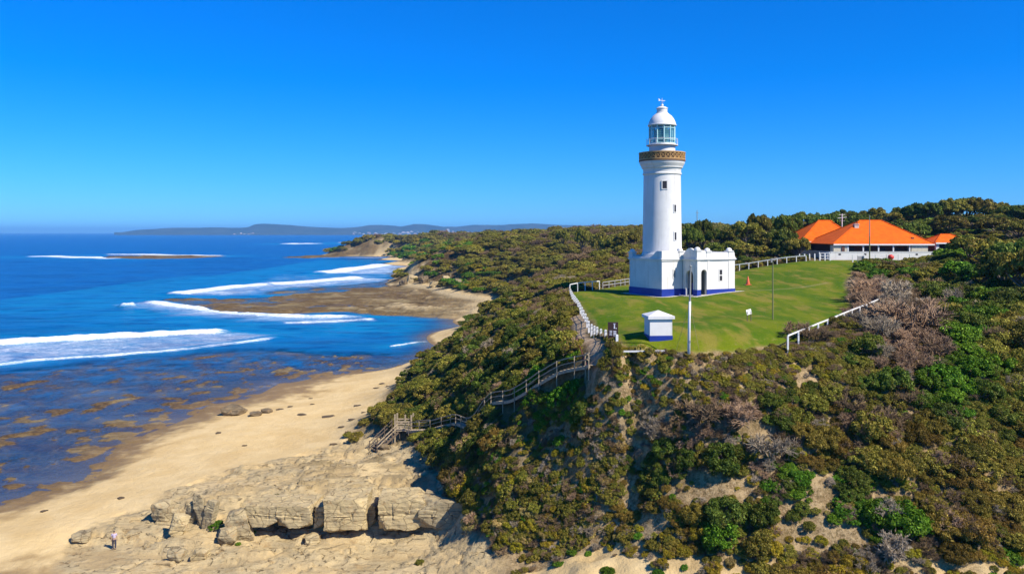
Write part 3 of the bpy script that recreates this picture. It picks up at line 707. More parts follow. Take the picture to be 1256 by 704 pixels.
# what grows where, as seen in the photo: (px, py, rx, ry, kinds with weights)
VEG = [
    (600, 430, 110, 60, 'olive6 dark3'), (540, 480, 90, 40, 'olive6 dark2'), (690, 390, 50, 30, 'olive5 brown2'), (560, 410, 60, 30, 'dark4 olive3'), (520, 450, 60, 30, 'olive5 dark2'),
    (690, 478, 62, 30, 'green7'), (715, 425, 26, 16, 'green5 olive2'), (740, 495, 40, 30, 'dark5 green3'), (670, 450, 30, 12, 'olive5'),
    (560, 540, 45, 28, 'olive4 dark2'), (560, 585, 45, 30, 'olive4 yellow2 rust2'), (610, 555, 34, 22, 'olive3 rust2 green1'), (630, 520, 20, 20, 'olive2 brown2'),
    (650, 640, 60, 40, 'straw4 yellow4 brown2'), (600, 640, 30, 40, 'brown4 straw3 olive1'), (690, 600, 46, 26, 'straw4 olive2 brown3'), (640, 600, 34, 20, 'olive3 straw3 yellow2'), (700, 640, 30, 30, 'straw3 brown3 grey2'),
    (790, 460, 40, 22, 'dark3 green3 yellow1'), (765, 440, 30, 15, 'olive3 dark2'), (830, 475, 40, 30, 'olive2 brown4 pink1'),
    (870, 500, 70, 46, 'brown5 pink4 grey2'), (800, 520, 22, 24, 'grey6'), (905, 455, 40, 30, 'yellow2 olive3 brown2'), (740, 530, 20, 20, 'grey3 brown1'),
    (830, 560, 40, 26, 'dark4 olive3'), (900, 560, 40, 24, 'dark2 olive3'), (940, 545, 34, 40, 'pink3 grey3 brown2'), (970, 500, 40, 34, 'olive4 dark3'),
    (840, 620, 60, 34, 'rust5 olive3'), (900, 640, 44, 40, 'dark4 green2 olive2'), (980, 600, 40, 44, 'green5 dark3'), (1085, 637, 60, 20, 'green7'), (850, 655, 30, 18, 'yellow3 rust3'),
    (890, 695, 40, 18, 'yellow4 green2'), (940, 670, 30, 30, 'olive3 yellow2'), (990, 680, 50, 28, 'yellow2 rust3 brown2'), (1105, 668, 60, 24, 'grey3 brown5'),
    (1035, 520, 44, 34, 'brown3 pink2 rust2'), (1010, 545, 40, 40, 'rust4 olive3'), (1090, 550, 50, 40, 'olive4 rust3'), (1060, 590, 40, 26, 'dark3 green2'), (1150, 540, 40, 34, 'olive4 rust2'),
    (1180, 600, 60, 44, 'rust7 brown1'), (1130, 600, 30, 30, 'olive3 rust3'), (1220, 640, 40, 40, 'rust4 olive2'), (1180, 660, 44, 34, 'rust4 yellow1'), (1215, 560, 40, 40, 'rust3 olive4'), (1240, 680, 26, 26, 'green3 yellow2'),
    (1150, 490, 50, 30, 'green2 olive3 dark2'), (1190, 455, 46, 30, 'green6 dark2'), (1240, 490, 40, 50, 'olive4 dark2 rust1'), (1100, 500, 50, 24, 'olive3 brown3'), (1050, 470, 50, 24, 'olive4 dark2'), (1040, 440, 36, 20, 'dark3 olive3'),
    (1120, 410, 44, 40, 'pink7'), (1085, 440, 30, 20, 'grey4 pink2'), (1065, 360, 34, 26, 'pink5 grey2'), (1110, 372, 30, 22, 'grey3 brown3'), (985, 405, 40, 26, 'brown4 olive2'), (940, 420, 36, 22, 'olive4 brown2'), (1010, 440, 30, 16, 'olive2 yellow2'),
    (1200, 390, 46, 40, 'green5 dark4'), (1240, 420, 40, 30, 'olive4 rust1'), (1230, 330, 60, 50, 'olive6 dark2'), (1160, 350, 40, 30, 'olive3 dark3'), (1090, 335, 30, 12, 'green3 olive2'),
    (560, 340, 60, 34, 'green3 yellow2 olive4'), (660, 320, 80, 30, 'olive6 brown1'), (720, 300, 80, 24, 'olive5 brown3'), (900, 290, 60, 20, 'olive5 dark2'), (620, 290, 80, 10, 'olive5 brown1'), (1150, 270, 120, 24, 'olive5 dark2 green1'),
]
def parse(s):
    o = []
    for w_ in s.split():
        k = w_.rstrip('0123456789'); o.append((k, int(w_[len(k):])))
    return o
VEGP = [(a, b, c, d, parse(e)) for a, b, c, d, e in VEG]
def kind_at(px, py, g):
    best = sorted(VEGP, key=lambda v: ((px - v[0]) / v[2]) ** 2 + ((py - v[1]) / v[3]) ** 2 + g.uniform(0, .5))[0]
    ks = best[4]; t = g.uniform(0, sum(w_ for _, w_ in ks))
    for k, w_ in ks:
        t -= w_
        if t <= 0: return k
    return ks[0][0]
# ---- candidate spots by dart throwing, spacing grows with distance
G = random.Random(5)
cand = []
cell = {}
STAIR_PX = [(728, 442), (672, 464), (612, 492), (560, 518)]
STAIR_LINE = [(7.2, 68.0)] + [ray_ground(*p)[:2] for p in STAIR_PX] + [(-12.4, 100.0)]
print('STAIR', [tuple(round(float(v), 1) for v in p) for p in STAIR_LINE])
FENCES = [[(8.6, 121.8), (8.3, 104), (8.2, 92)], [(8.0, 84), (8.1, 76), (8.6, 68.2)], [(8.6, 121.8), (13.6, 128.5)], [(23.2, 69.0), (51, 103.5)], [(44, 162), (57, 158)]]
BUILT = [([(18, 112), (33, 108), (36, 122), (20, 124)], 1.5), ([(57, 147), (90, 153), (90, 200), (60, 200)], 1.0)]
def seg_d(x, y, P):
    return float(d_line(np.array([x]), np.array([y]), P)[0][0])
def try_spots(n, xr, yr_, rfun, tooclose):
    X = np.random.default_rng(n).uniform(*xr, n); Yv = np.random.default_rng(n + 1).uniform(*yr_, n)
    Hh, M_ = land(X, Yv)
    e_ = 3.0; FC = np.hypot(land(X + e_, Yv)[0] - Hh, land(X, Yv + e_)[0] - Hh) / e_; FC = np.where((Hh < 19) & ((Yv > 700) | (X < -28)), FC, 0)
    near_st = d_line(X, Yv, STAIR_LINE)[0]
    pth_ = d_line(X, Yv, PATH)[0]
    dfe = np.min([d_line(X, Yv, f)[0] for f in FENCES], 0)
    px, py = pix(X, Yv, Hh + .5); ba = bare_at(px, py); nb = fbm(X / 3, Yv / 3, 77)
    for i in range(n):
        x, y, h = X[i], Yv[i], Hh[i]
        if M_['dl'][i] > -.7 or M_['sm'][i] > .4 or M_['pl'][i] > .4 or M_['il'][i] > .3: continue
        if h < (2.4 + 1.4 * nb[i] if y > 62 else 3.4 + 3.0 * nb[i]): continue
        if y > 400 and FC[i] > (.35 if y < 700 else .62): continue
        if y < 105 and ba[i] > .08 + .5 * nb[i]: continue
        if any(in_poly(np.array([x]), np.array([y]), P)[0] for P, _ in BUILT): continue
        if pth_[i] < 1.3: continue
        r, al = rfun(x, y, G, px[i], py[i])
        if r is None: continue
        if y < 80 and ba[i] > -.15: r = min(r, .6)
        if 585 < px[i] < 735 and 540 < py[i] < 690: r = min(r, .75)
        if 745 < px[i] < 1000 and y > 64.2 and y < 69.5: r = min(r, .48 if px[i] > 870 else .30)
        if near_st[i] < r * .75 + .25: 
            r = min(r, max(.5, near_st[i] * .95 - .2))
            if near_st[i] < .7: continue
        if y < 75 and -1 < x - 22 < 36 and dfe[i] < 4.2 and dfe[i] > .5: r = min(r, .5)
        if dfe[i] < r * .8:
            r = max(.4, dfe[i] * 1.15)
            if dfe[i] < .35: continue
        gsz = 3.0 if y < 130 else 14.0
        c = (int(x // gsz), int(y // gsz), gsz); ok = True
        for a in (-1, 0, 1):
            for b in (-1, 0, 1):
                for (x2, y2, r2) in cell.get((c[0] + a, c[1] + b, gsz), ()):
                    if (x - x2) ** 2 + (y - y2) ** 2 < (tooclose * (r + r2)) ** 2: ok = False; break
                if not ok: break
            if not ok: break
        if not ok: continue
        cell.setdefault(c, []).append((x, y, r))
        cand.append((x, y, h, r, px[i], py[i], kind_at(px[i], py[i], G)))
def r_near(x, y, g, px, py):
    if px < 380 or px > 1330 or py > 745: return None, 0
    r = g.choice([.55, .7, .85, 1.0, 1.15, 1.35, 1.55]) if y < 72 else g.choice([.8, 1.0, 1.2, 1.4, 1.6])
    if px > 1000 and 330 < py < 480: r *= 1.25
    return r, 0
try_spots(42000, (-20, 66), (48, 108), r_near, .38)
NNEAR = len(cand)
def r_mid(x, y, g, px, py):
    if px < 380 or px > 1420: return None, 0
    return g.uniform(1.0, 1.9), 0
try_spots(14000, (-20, 125), (108, 215), r_mid, .62)
def r_far(x, y, g, px, py):
    if px < 380 or px > 1420: return None, 0
    return g.uniform(1.8, 4.2) * (1 + (y - 215) / 900), 0
try_spots(26000, (-90, 280), (215, 640), r_far, .55)
def r_vfar(x, y, g, px, py):
    if px < 380 or px > 1300: return None, 0
    return g.uniform(5, 10), 0
try_spots(9000, (-240, 420), (640, 1150), r_vfar, .55)

# ---- which stand as shrubs of their own: those that show largest
ZONES = [
    (640, 640, 95, 70, 'at the foot of the slope right of the sandstone ledge'), (560, 570, 60, 50, 'just below the lower end of the timber stairway'),
    (690, 475, 75, 40, 'on the bank under the upper timber stairway'), (560, 450, 120, 60, 'on the dense slope between the stairway and the beach'),
    (700, 390, 40, 40, 'outside the white posts at the left edge of the lawn'), (790, 455, 60, 25, 'on the brow below the white hut'),
    (900, 440, 60, 30, 'at the near lawn edge right of the flagpole'), (840, 520, 80, 40, 'on the upper slope below the flagpole'),
    (860, 600, 80, 34, 'around the bare sandy patch mid slope'), (870, 670, 90, 36, 'at the bottom edge of the slope above pale sand'),
    (1000, 590, 70, 60, 'on the slope under the fallen grey branches'), (1100, 660, 90, 40, 'low on the slope at the bottom right'),
    (1190, 600, 70, 60, 'on the rusty slope at the lower right corner'), (1090, 500, 90, 50, 'on the right slope below the broken white fence'),
    (1210, 480, 60, 60, 'on the right edge halfway up the slope'), (1110, 410, 60, 50, 'on the bank beside the broken white fence'),
    (1000, 410, 50, 30, 'along the near end of the broken white fence'), (1220, 360, 70, 60, 'in the tall thicket right of the fence'), (1080, 345, 50, 20, 'between the lawn and the orange roofed house'),
]
def zone_at(px, py):
    return min(ZONES, key=lambda z: ((px - z[0]) / z[2]) ** 2 + ((py - z[1]) / z[3]) ** 2)[4]
KPH = dict(olive='olive green', dark='dark green', green='bright green', yellow='yellow green', rust='rusty brown', straw='straw coloured', grey='pale grey leafless', pink='pinkish grey leafless', brown='brown leafless')
order = sorted(range(NNEAR), key=lambda i: -cand[i][3] / cand[i][1])
order = [i for i in order if 395 < cand[i][4] < 1275 and cand[i][5] < 722]
solo, n_sh, n_tw = [], 0, 0
for i in order:
    tw = cand[i][6] in TWIG
    if tw and n_tw < 110: n_tw += 1; solo.append(i)
    elif not tw and n_sh < 285: n_sh += 1; solo.append(i)
solo = set(solo)
_lx = np.arange(-30, 81, 1.5); _ly = np.arange(45, 135, 1.5); LGY, LGX = np.gradient(base_h(*np.meshgrid(_lx, _ly)), 1.5)
def lean_of(x, y, f=.62):
    i = int(np.clip(round((x + 30) / 1.5), 0, 73)); j = int(np.clip(round((y - 45) / 1.5), 0, 59)); gx_ = LGX[j, i]; gy_ = LGY[j, i]
    n = Vector((-float(gx_), -float(gy_), 1)).normalized(); L = (n * f + Vector((0, 0, 1 - f))).normalized()
    return Vector((0, 0, 1)).rotation_difference(L)
from mathutils import Quaternion, Euler
def slope_rot(x, y, rz, j=.14):
    return (lean_of(x, y) @ Euler((G.uniform(-j, j), G.uniform(-j, j), 0)).to_quaternion() @ Quaternion((0, 0, 1), rz)).to_euler()
def put_shrub(c, label=None, group=None):
    x, y, h, r, px, py, k = c
    rz = G.uniform(0, 6.28); z = zone_at(px, py)
    if k in TWIG:
        o = bpy.data.objects.new('bare_shrub', G.choice(TWIG[k])); link(o)
        o.location = (x, y, h - .05); s = r * G.uniform(.95, 1.2); o.scale = (s, s, s * G.uniform(.75, 1.05)); o.rotation_euler = slope_rot(x, y, rz)
        tag(o, label or f'{KPH[k]} shrub {z}', 'bare shrub', group or f'{KPH[k]} shrubs {z}')
    else:
        me, st = G.choice(FORM[k])
        o = plant_obj('shrub', (x, y, h - .1), r * 1.12, rz, [('foliage', me), ('stems', st)], (0, 0), G.uniform(.85, 1.3)); o.rotation_euler = slope_rot(x, y, rz)
        tag(o, label or f'{KPH[k]} leafy shrub {z}', 'shrub', group or f'{KPH[k]} leafy shrubs {z}')
    if k not in TWIG and y < 110 and G.random() < .25: tw = G.choices(['brown', 'grey', 'pink'], [5, 3, 2])[0]; t_ = link(bpy.data.objects.new('dead_twigs', G.choice(TWIG[tw])), o); t_.scale = (.92, .92, G.uniform(.8, 1.1)); t_.rotation_euler = (0, 0, G.uniform(0, 6))
    return o
for i in sorted(solo): put_shrub(cand[i])

# ---- the rest of the scrub: one mass, instanced over the land
pc = bpy.data.collections.new('scrub_forms')     # forms shared by the mass: real shrubs that stand in the picture
ORDER = ['olive', 'dark', 'green', 'yellow', 'rust', 'straw', 'grey', 'pink', 'brown']
formobj = []
for kd in ORDER:
    for k in range(3):
        me = TWIG[kd][k] if kd in TWIG else FORM[kd][k][0]
        found = [o for o in col.objects if o.data is me] if me.users else []
        if found: formobj.append(found[0])
        else: formobj.append(None)
def scrub_mass(name, pts):
    V, S, Rz, I = [], [], [], []
    for (x, y, h, r, px, py, k) in pts:
        f = ORDER.index(k) * 3 + G.randrange(3)
        if formobj[f] is None: f = [q for q in range(len(formobj)) if formobj[q] is not None][0]
        V.append((x, y, h - .12 * r)); S.append((r * 1.15, r * 1.15, r * G.uniform(.8, 1.2))); Rz.append(tuple(slope_rot(x, y, G.uniform(0, 6.28))) if y < 130 else (G.uniform(-.15, .15), G.uniform(-.15, .15), G.uniform(0, 6.28))); I.append(f)
    me = bpy.data.meshes.new(name); me.from_pydata(V, [], [])
    for n_, d_, a_ in (('sc', 'FLOAT_VECTOR', S), ('ro', 'FLOAT_VECTOR', Rz)):
        t_ = me.attributes.new(n_, d_, 'POINT'); t_.data.foreach_set('vector', np.array(a_, np.float32).ravel())
    t_ = me.attributes.new('fi', 'INT', 'POINT'); t_.data.foreach_set('value', np.array(I, np.int32))
    o = link(bpy.data.objects.new(name, me)); tag(o, kind='stuff')
    ng = bpy.data.node_groups.new(name, 'GeometryNodeTree')
    ng.interface.new_socket('Geometry', in_out='INPUT', socket_type='NodeSocketGeometry'); ng.interface.new_socket('Geometry', in_out='OUTPUT', socket_type='NodeSocketGeometry')
    N = ng.nodes; Lk = ng.links; gi = N.new('NodeGroupInput'); go = N.new('NodeGroupOutput')
    def na(n_, t_): 
        a = N.new('GeometryNodeInputNamedAttribute'); a.data_type = t_; a.inputs[0].default_value = n_; return a.outputs[0]
    gg = N.new('GeometryNodeGeometryToInstance')
    first = None; joins = N.new('GeometryNodeJoinGeometry')
    fi = na('fi', 'INT'); sc_ = na('sc', 'FLOAT_VECTOR'); ro = na('ro', 'FLOAT_VECTOR')
    for f in sorted(set(I)):
        oi = N.new('GeometryNodeObjectInfo'); oi.inputs['Object'].default_value = formobj[f]; oi.inputs['As Instance'].default_value = True
        oi.transform_space = 'ORIGINAL'
        cm = N.new('FunctionNodeCompare'); cm.data_type = 'INT'; cm.operation = 'EQUAL'; Lk.new(fi, cm.inputs[2]); cm.inputs[3].default_value = f
        ip = N.new('GeometryNodeInstanceOnPoints'); Lk.new(gi.outputs[0], ip.inputs['Points']); Lk.new(cm.outputs[0], ip.inputs['Selection']); Lk.new(oi.outputs['Geometry'], ip.inputs['Instance'])
        Lk.new(ro, ip.inputs['Rotation']); Lk.new(sc_, ip.inputs['Scale']); Lk.new(ip.outputs[0], joins.inputs[0])
    Lk.new(joins.outputs[0], go.inputs[0])
    md = o.modifiers.new('gn', 'NODES'); md.node_group = ng
    return o
mass = [c for i, c in enumerate(cand) if i not in solo]
mass += [(c[0] + G.uniform(-.2, .2), c[1] + G.uniform(-.2, .2), c[2], c[3] * .98, c[4], c[5], G.choices(['brown', 'grey', 'pink'], [6, 3, 2])[0]) for c in mass if c[6] not in TWIG and c[1] < 200 and G.random() < .22]
print('CAND', len(cand), NNEAR, len(solo), n_sh, n_tw, len(mass))
scrub_mass('coastal_scrub', mass)
# dry tufts, seedlings and litter between the shrubs
nT = 17000; TX = np.r_[rng.uniform(-12, 45, 10000), rng.uniform(-6, 9, 7000)]; TY = np.r_[rng.uniform(50, 82, 10000), rng.uniform(58, 76, 7000)]; TH_, TM_ = land(TX, TY); tpx, tpy = pix(TX, TY, TH_)
tpath = d_line(TX, TY, PATH)[0]; tst = d_line(TX, TY, STAIR_LINE)[0]; tb = bare_at(tpx, tpy); tn = fbm(TX / 2, TY / 2, 78)
tuft = []
for i in range(nT):
    if TM_['dl'][i] > -.2 or TM_['sm'][i] > .3 or TH_[i] < 2.6 + 2 * tn[i] or (TY[i] < 62 and TH_[i] < 3.5 + 3.5 * tn[i]) or tpath[i] < 1.1 or tst[i] < .7: continue
    if tb[i] > .3 and G.random() < .80: continue
    tuft.append((TX[i], TY[i], TH_[i] + .03, G.uniform(.18, .46), tpx[i], tpy[i], G.choices(['brown', 'yellow', 'rust', 'olive', 'grey', 'green', 'straw'], [4, 3, 2, 4, 3, 1, 7])[0]))
print('TUFTS', len(tuft))
scrub_mass('ground_cover', tuft)

# ------------------------------------------------------------------ paints and materials of the built things
def weathered_white():
    t = NT('white_paint'); v = t.coord(); n = t.noise(v, .6, 5); st = t.noise(t.mapv(v, (1.6, 1.6, .14)), 1.0, 5, .65); f = t.noise(v, 7, 4, .6)
    c = t.mix(t.ramp(n, .35, .65), (.67, .645, .59), (.73, .705, .65)); c = t.mix(t.math('MULTIPLY', t.ramp(st, .52, .72), .45), c, (.50, .46, .385)); c = t.mix(t.math('MULTIPLY', t.ramp(f, .60, .75), .2), c, (.50, .45, .38))
    t.P(Base_Color=c, Roughness=.6); return t.m
M_white = weathered_white()
M_wfence = plain('white_fence_paint', (.74, .72, .66), .6, var=.08, scale=2)
M_blue = plain('blue_paint', (.005, .028, .25), .5, var=.15, scale=1)
M_dark = plain('dark_opening', (.020, .016, .018), .5)
M_grey = plain('weathered_grey', (.30, .29, .27), .8)
M_conc = plain('pale_concrete', (.50, .46, .36), .9, var=.15, scale=1.2)
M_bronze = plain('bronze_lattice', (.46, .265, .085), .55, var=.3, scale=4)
M_bronzed = plain('dark_bronze', (.20, .10, .035), .7)  # darker bronze of the gallery deck and the drum behind the lattice
M_teal = plain('pale_teal_frame', (.36, .58, .56), .4)
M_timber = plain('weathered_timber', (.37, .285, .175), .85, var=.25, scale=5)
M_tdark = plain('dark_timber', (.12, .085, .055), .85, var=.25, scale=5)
M_brown = plain('brown_sign', (.045, .018, .010), .55)
M_maroon = plain('maroon_rail', (.13, .028, .020), .5)
M_orange = plain('orange_plastic', (.60, .10, .02), .5)
M_red = plain('red_paint', (.62, .035, .02), .45)
M_cream = plain('cream_wall', (.60, .54, .38), .8)
M_brick = plain('dark_brick', (.13, .055, .035), .85, var=.3, scale=6)
M_pole = plain('galvanised_pole', (.26, .26, .22), .55)
M_olivepole = plain('olive_pole', (.20, .19, .07), .6)
def tile_mat():
    t = NT('orange_roof_tiles'); v = t.coord()
    wv = t.n('ShaderNodeTexWave', wave_type='BANDS', bands_direction='Z'); t.set(wv.inputs['Vector'], v); wv.inputs['Scale'].default_value = 2.2; wv.inputs['Distortion'].default_value = .4
    n = t.noise(v, 1.2, 5)
    c = t.mix(t.ramp(n, .35, .65), (.68, .102, .002), (.80, .138, .003))
    c = t.mix(t.ramp(wv.outputs[1], .0, .35, .35, 0), c, (.40, .085, .006))
    t.P(Base_Color=c, Roughness=.75); t.p.inputs['Specular IOR Level'].default_value = .15
    t.bump(wv.outputs[1], .4, .05); return t.m
M_tile = tile_mat()
def glass_mat():
    t = NT('lantern_glass'); t.P(Base_Color=(.12, .33, .36), Roughness=.06, Alpha=.42); t.p.inputs['Specular IOR Level'].default_value = .7; return t.m
M_glass = glass_mat()
M_lens = plain('lens', (.10, .22, .22), .15)

# ------------------------------------------------------------------ the lighthouse
def arch(w_, h, n=10, x0=0, z0=0):
    """outline of an arched opening, foot to foot, centred on x0"""
    r = w_ / 2; return [(x0 - r, z0)] + [(x0 - r * math.cos(math.pi * k / n), z0 + h - r + r * math.sin(math.pi * k / n)) for k in range(n + 1)] + [(x0 + r, z0)]
TH = R(28); Z0 = 20.0
LH = empty('lighthouse', (20.8, 113.2, Z0), TH)
tag(LH, 'tall round white lighthouse with brown lattice gallery, white dome and blue-footed base building', 'lighthouse')
TC = (3.3, 4.1)
# base block
mb = MB(); mb.span((0, 0, 1.06), (7, 7.5, 5.08)); mb.build('base_wall', M_white, LH, bevel=.03)
mb = MB(); mb.span((-.07, -.07, -1.2), (7.07, 7.57, 1.07)); mb.build('plinth', M_blue, LH)
mb = MB(); mb.span((-.14, -.14, 5.0), (7.14, 7.64, 5.18)); mb.span((-.22, -.22, 5.18), (7.22, 7.72, 5.30)); mb.build('cornice', M_white, LH, bevel=.02)
mb = MB()
curve = [(2.6 - 1.7 * k / 8, 5.55 + .85 * (1 - math.cos(math.pi * k / 8)) / 2) for k in range(9)]
mb.prism([(0, 5.29), (7.5, 5.29), (7.5, 6.0), (6.9, 6.0), (6.9, 5.55)] + curve + [(0, 6.4)], (0, 0, 0), (0, 1, 0), (0, 0, 1), (.28, 0, 0))
mb.prism([(.28, 5.29), (4.2, 5.29), (4.2, 6.4), (.28, 6.4)], (0, 0, 0), (1, 0, 0), (0, 0, 1), (0, .28, 0))
mb.span((.28, 7.22, 5.29), (7, 7.5, 5.7)); mb.build('parapet', M_white, LH, bevel=.02)
def pier(a, b, h=6.45, w_=.78, par=None):
    mb = MB(); mb.span((a - w_ / 2, b - w_ / 2, 5.29), (a + w_ / 2, b + w_ / 2, h - .12)); mb.span((a - w_ / 2 - .09, b - w_ / 2 - .09, h - .14), (a + w_ / 2 + .09, b + w_ / 2 + .09, h))
    mb.lathe([(w_ * .56 * math.cos(t_), h + w_ * .55 * math.sin(t_)) for t_ in [k * math.pi / 2 / 6 for k in range(6)] + [math.pi / 2 - .05]], (a, b), 16)
    mb.build('pier_cap', M_white, LH, smooth='auto')
pier(.3, 7.2, 6.15); pier(3.45, .32, 6.4)
# the wing that stands forward, with its arched porch
A0, A1, B0, B1 = 3.64, 10.46, -3.1, 3.6
dz = 1.06
mb = MB()
fo = [(A0, dz), (A1, dz), (A1, 5.08), (A0, 5.08)]
op = arch(1.0, 3.75, 12, 4.80, .1)
mb.prism([(A0, -.9), (op[0][0], -.9)] + op + [(op[-1][0], -.9), (A1, -.9), (A1, 5.08), (A0, 5.08)], (0, B0, 0), (1, 0, 0), (0, 0, 1), (0, .35, 0))
op2 = arch(1.55, 3.6, 12, 1.55, .1)      # measured back from the front corner
mb.prism([(.36, -.9), (op2[0][0], -.9)] + op2 + [(op2[-1][0], -.9), (3.0, -.9), (3.0, 5.08), (.36, 5.08)], (A0, B0, 0), (0, 1, 0), (0, 0, 1), (.35, 0, 0))
mb.span((A1 - .35, B0 + .36, -.9), (A1, B1, 5.08)); mb.span((A0 + 3.4, B1 - .35, -.9), (A1 - .36, B1, 5.08)); mb.span((6.2, B0 + .36, -.9), (6.4, B1 - .36, 5.0))
mb.span((A0 + .36, B0 + .36, 4.85), (A1 - .36, B1 - .36, 5.07)); mb.build('wing_wall', M_white, LH)
mb = MB(); e = .07
mb.span((A0 - e, B0 - e, -1.2), (4.28, B0 - .003, 1.07)); mb.span((5.32, B0 - e, -1.2), (A1 + e, B0 - .003, 1.07)); mb.span((A0 - e, B0 - .003, -1.2), (A0 - .003, -2.36, 1.07)); mb.span((A0 - e, -.74, -1.2), (A0 - .003, -.08, 1.07))
mb.span((A1 + .003, B0, -1.2), (A1 + e, B1, 1.07)); mb.build('plinth', M_blue, LH)
mb = MB(); mb.span((A0 - .14, B0 - .14, 5.085), (A1 + .14, B1 + .14, 5.20)); mb.span((A0 - .22, B0 - .22, 5.20), (A1 + .22, B1 + .22, 5.31)); mb.build('cornice', M_white, LH, bevel=.02)
mb = MB()
for a, b in ((A0, 4.28 - .1), (5.45, 5.9), (9.3, A1)): mb.span((a, B0 - .05, 1.075), (b, B0 - .003, 5.07))
mb.build('pilaster', M_white, LH)
mb = MB()
ped = [(.0, 5.6)] + [(3.1 * k / 14, 5.75 + 1.05 * math.sin(math.pi * k / 14)) for k in range(1, 14)] + [(3.1, 5.6)]
mb.prism([(0, 5.32)] + ped + [(3.1, 5.32)], (A0 + .02, B0, 0), (0, 1, 0), (0, 0, 1), (.3, 0, 0)); mb.build('curved_pediment', M_white, LH)
mb = MB()
n = 12; ped2 = [(A0 + .33 + 1.7 * k / n, 5.75 + .75 * math.sin(math.pi * k / n)) for k in range(n + 1)]
mb.prism([(A0 + .33, 5.32)] + ped2 + [(A0 + 2.03, 5.32)], (0, B0 + .02, 0), (1, 0, 0), (0, 0, 1), (0, .3, 0)); mb.build('curved_pediment', M_white, LH)
mb = MB(); mb.span((A0 + 2.04, B0 + .02, 5.32), (A1, B0 + .3, 6.2)); mb.span((A1 - .3, B0 + .31, 5.32), (A1, B1, 6.2))
mb.prism([(0, 5.32), (.34, 5.32), (.12, 5.6), (.06, 6.1), (0, 6.1)], (A1, B0 + .05, 0), (1, 0, 0), (0, 0, 1), (0, .8, 0)); mb.build('parapet', M_white, LH, bevel=.02)
pier(A0 + .35, B0 + .36, 6.55); pier(5.75, B0 + .36, 6.4); pier(9.75, B0 + .36, 6.4)
# doors and slit windows
d = MB(); d.span((4.62, -2.6, -.3), (4.7, -.5, 3.9)); dd = d.build('door', M_dark, LH)
d = MB(); d.span((4.56, -2.2, -.1), (4.615, -.9, 1.9)); d.build('door_panel', M_blue, dd)
mb = MB(); ro = arch(1.95, 3.86, 12, 1.55, 1.08); ri_ = arch(1.55, 3.6 - .98, 12, 1.55, 1.08)
mb.prism(ro + ri_[::-1], (A0 - .06, B0, 0), (0, 1, 0), (0, 0, 1), (.057, 0, 0)); mb.build('door_arch', M_white, LH)
mb = MB(); ro = arch(1.34, 3.95 - .98, 12, 4.80, 1.08); ri_ = arch(1.0, 3.75 - .98, 12, 4.80, 1.08)
mb.prism(ro + ri_[::-1], (0, B0 - .07, 0), (1, 0, 0), (0, 0, 1), (0, .067, 0)); mb.build('porch_arch', M_white, LH)
mb = MB(); mb.span((A0 + .36, B0 + .36, -.5), (6.19, -.02, .12)); mb.build('porch_floor', M_conc, LH)
def slit(a, b, z, w_, h):
    o = MB(); ou = arch(w_ + .3, h + .2, 8, a, z - .1); inn = arch(w_, h, 8, a, z)
    o.prism(ou + [(a + w_ / 2 + .15, z - .1)] + [(a + w_ / 2, z)] + inn[::-1], (0, b - .06, 0), (1, 0, 0), (0, 0, 1), (0, .055, 0)) if 0 else None
    o.span((a - w_ / 2 - .12, b - .05, z - .1), (a + w_ / 2 + .12, b - .003, z - .003)); o.span((a - w_ / 2 - .12, b - .05, z), (a - w_ / 2 - .003, b - .003, z + h)); o.span((a + w_ / 2 + .003, b - .05, z), (a + w_ / 2 + .12, b - .003, z + h)); o.span((a - w_ / 2 - .12, b - .05, z + h + .003), (a + w_ / 2 + .12, b - .003, z + h + .12))
    f = o.build('window', M_white, LH)
    p = MB(); p.span((a - w_ / 2, b - .02, z), (a + w_ / 2, b - .003, z + h)); p.build('pane', M_grey if h < 1.3 else M_dark, f)
    if h > 1.3:
        p = MB(); p.span((a - w_ / 2 + .003, b - .04, z + h * .45), (a + w_ / 2 - .003, b - .022, z + h * .55)); p.build('glazing_bar', M_white, f)
slit(2.2, 0, 2.65, .34, 1.05); slit(7.9, B0, 2.25, .46, 1.5)
# tower
mb = MB(); mb.lathe([(2.95, 5.3), (2.95, 5.9), (2.84, 6.05), (2.80, 6.3), (2.66, 17.15), (2.66, 17.25), (2.80, 17.35), (2.80, 17.5), (2.70, 17.58), (2.72, 18.0), (2.80, 18.2), (2.95, 18.28), (2.95, 18.42), (3.0, 18.5), (3.15, 18.8), (3.24, 18.95), (3.24, 19.2)], TC, 64)
mb.build('tower', M_white, LH, smooth='auto')
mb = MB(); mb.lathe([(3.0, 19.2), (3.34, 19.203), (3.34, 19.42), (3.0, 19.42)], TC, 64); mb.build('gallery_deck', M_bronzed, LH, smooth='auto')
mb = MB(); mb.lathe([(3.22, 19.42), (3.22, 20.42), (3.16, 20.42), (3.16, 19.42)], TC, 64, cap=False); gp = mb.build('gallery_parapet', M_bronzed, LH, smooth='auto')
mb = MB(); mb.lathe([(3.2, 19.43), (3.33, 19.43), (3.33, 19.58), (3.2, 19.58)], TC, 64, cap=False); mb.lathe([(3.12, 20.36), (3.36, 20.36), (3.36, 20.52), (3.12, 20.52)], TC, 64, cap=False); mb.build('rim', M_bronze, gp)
mb = MB()
for k in range(30):
    a0 = 2 * math.pi * k / 30; a1 = 2 * math.pi * (k + 1) / 30
    p = lambda a, z: (TC[0] + 3.27 * math.cos(a), TC[1] + 3.27 * math.sin(a), z)
    mb.bar(p(a0, 19.56), p(a1, 20.38), .12, .06); mb.bar(p(a1, 19.56), p(a0, 20.38), .12, .061)
    mb.bar(p(a0, 19.56), p(a0, 20.38), .09, .07)
mb.build('lattice', M_bronze, gp)
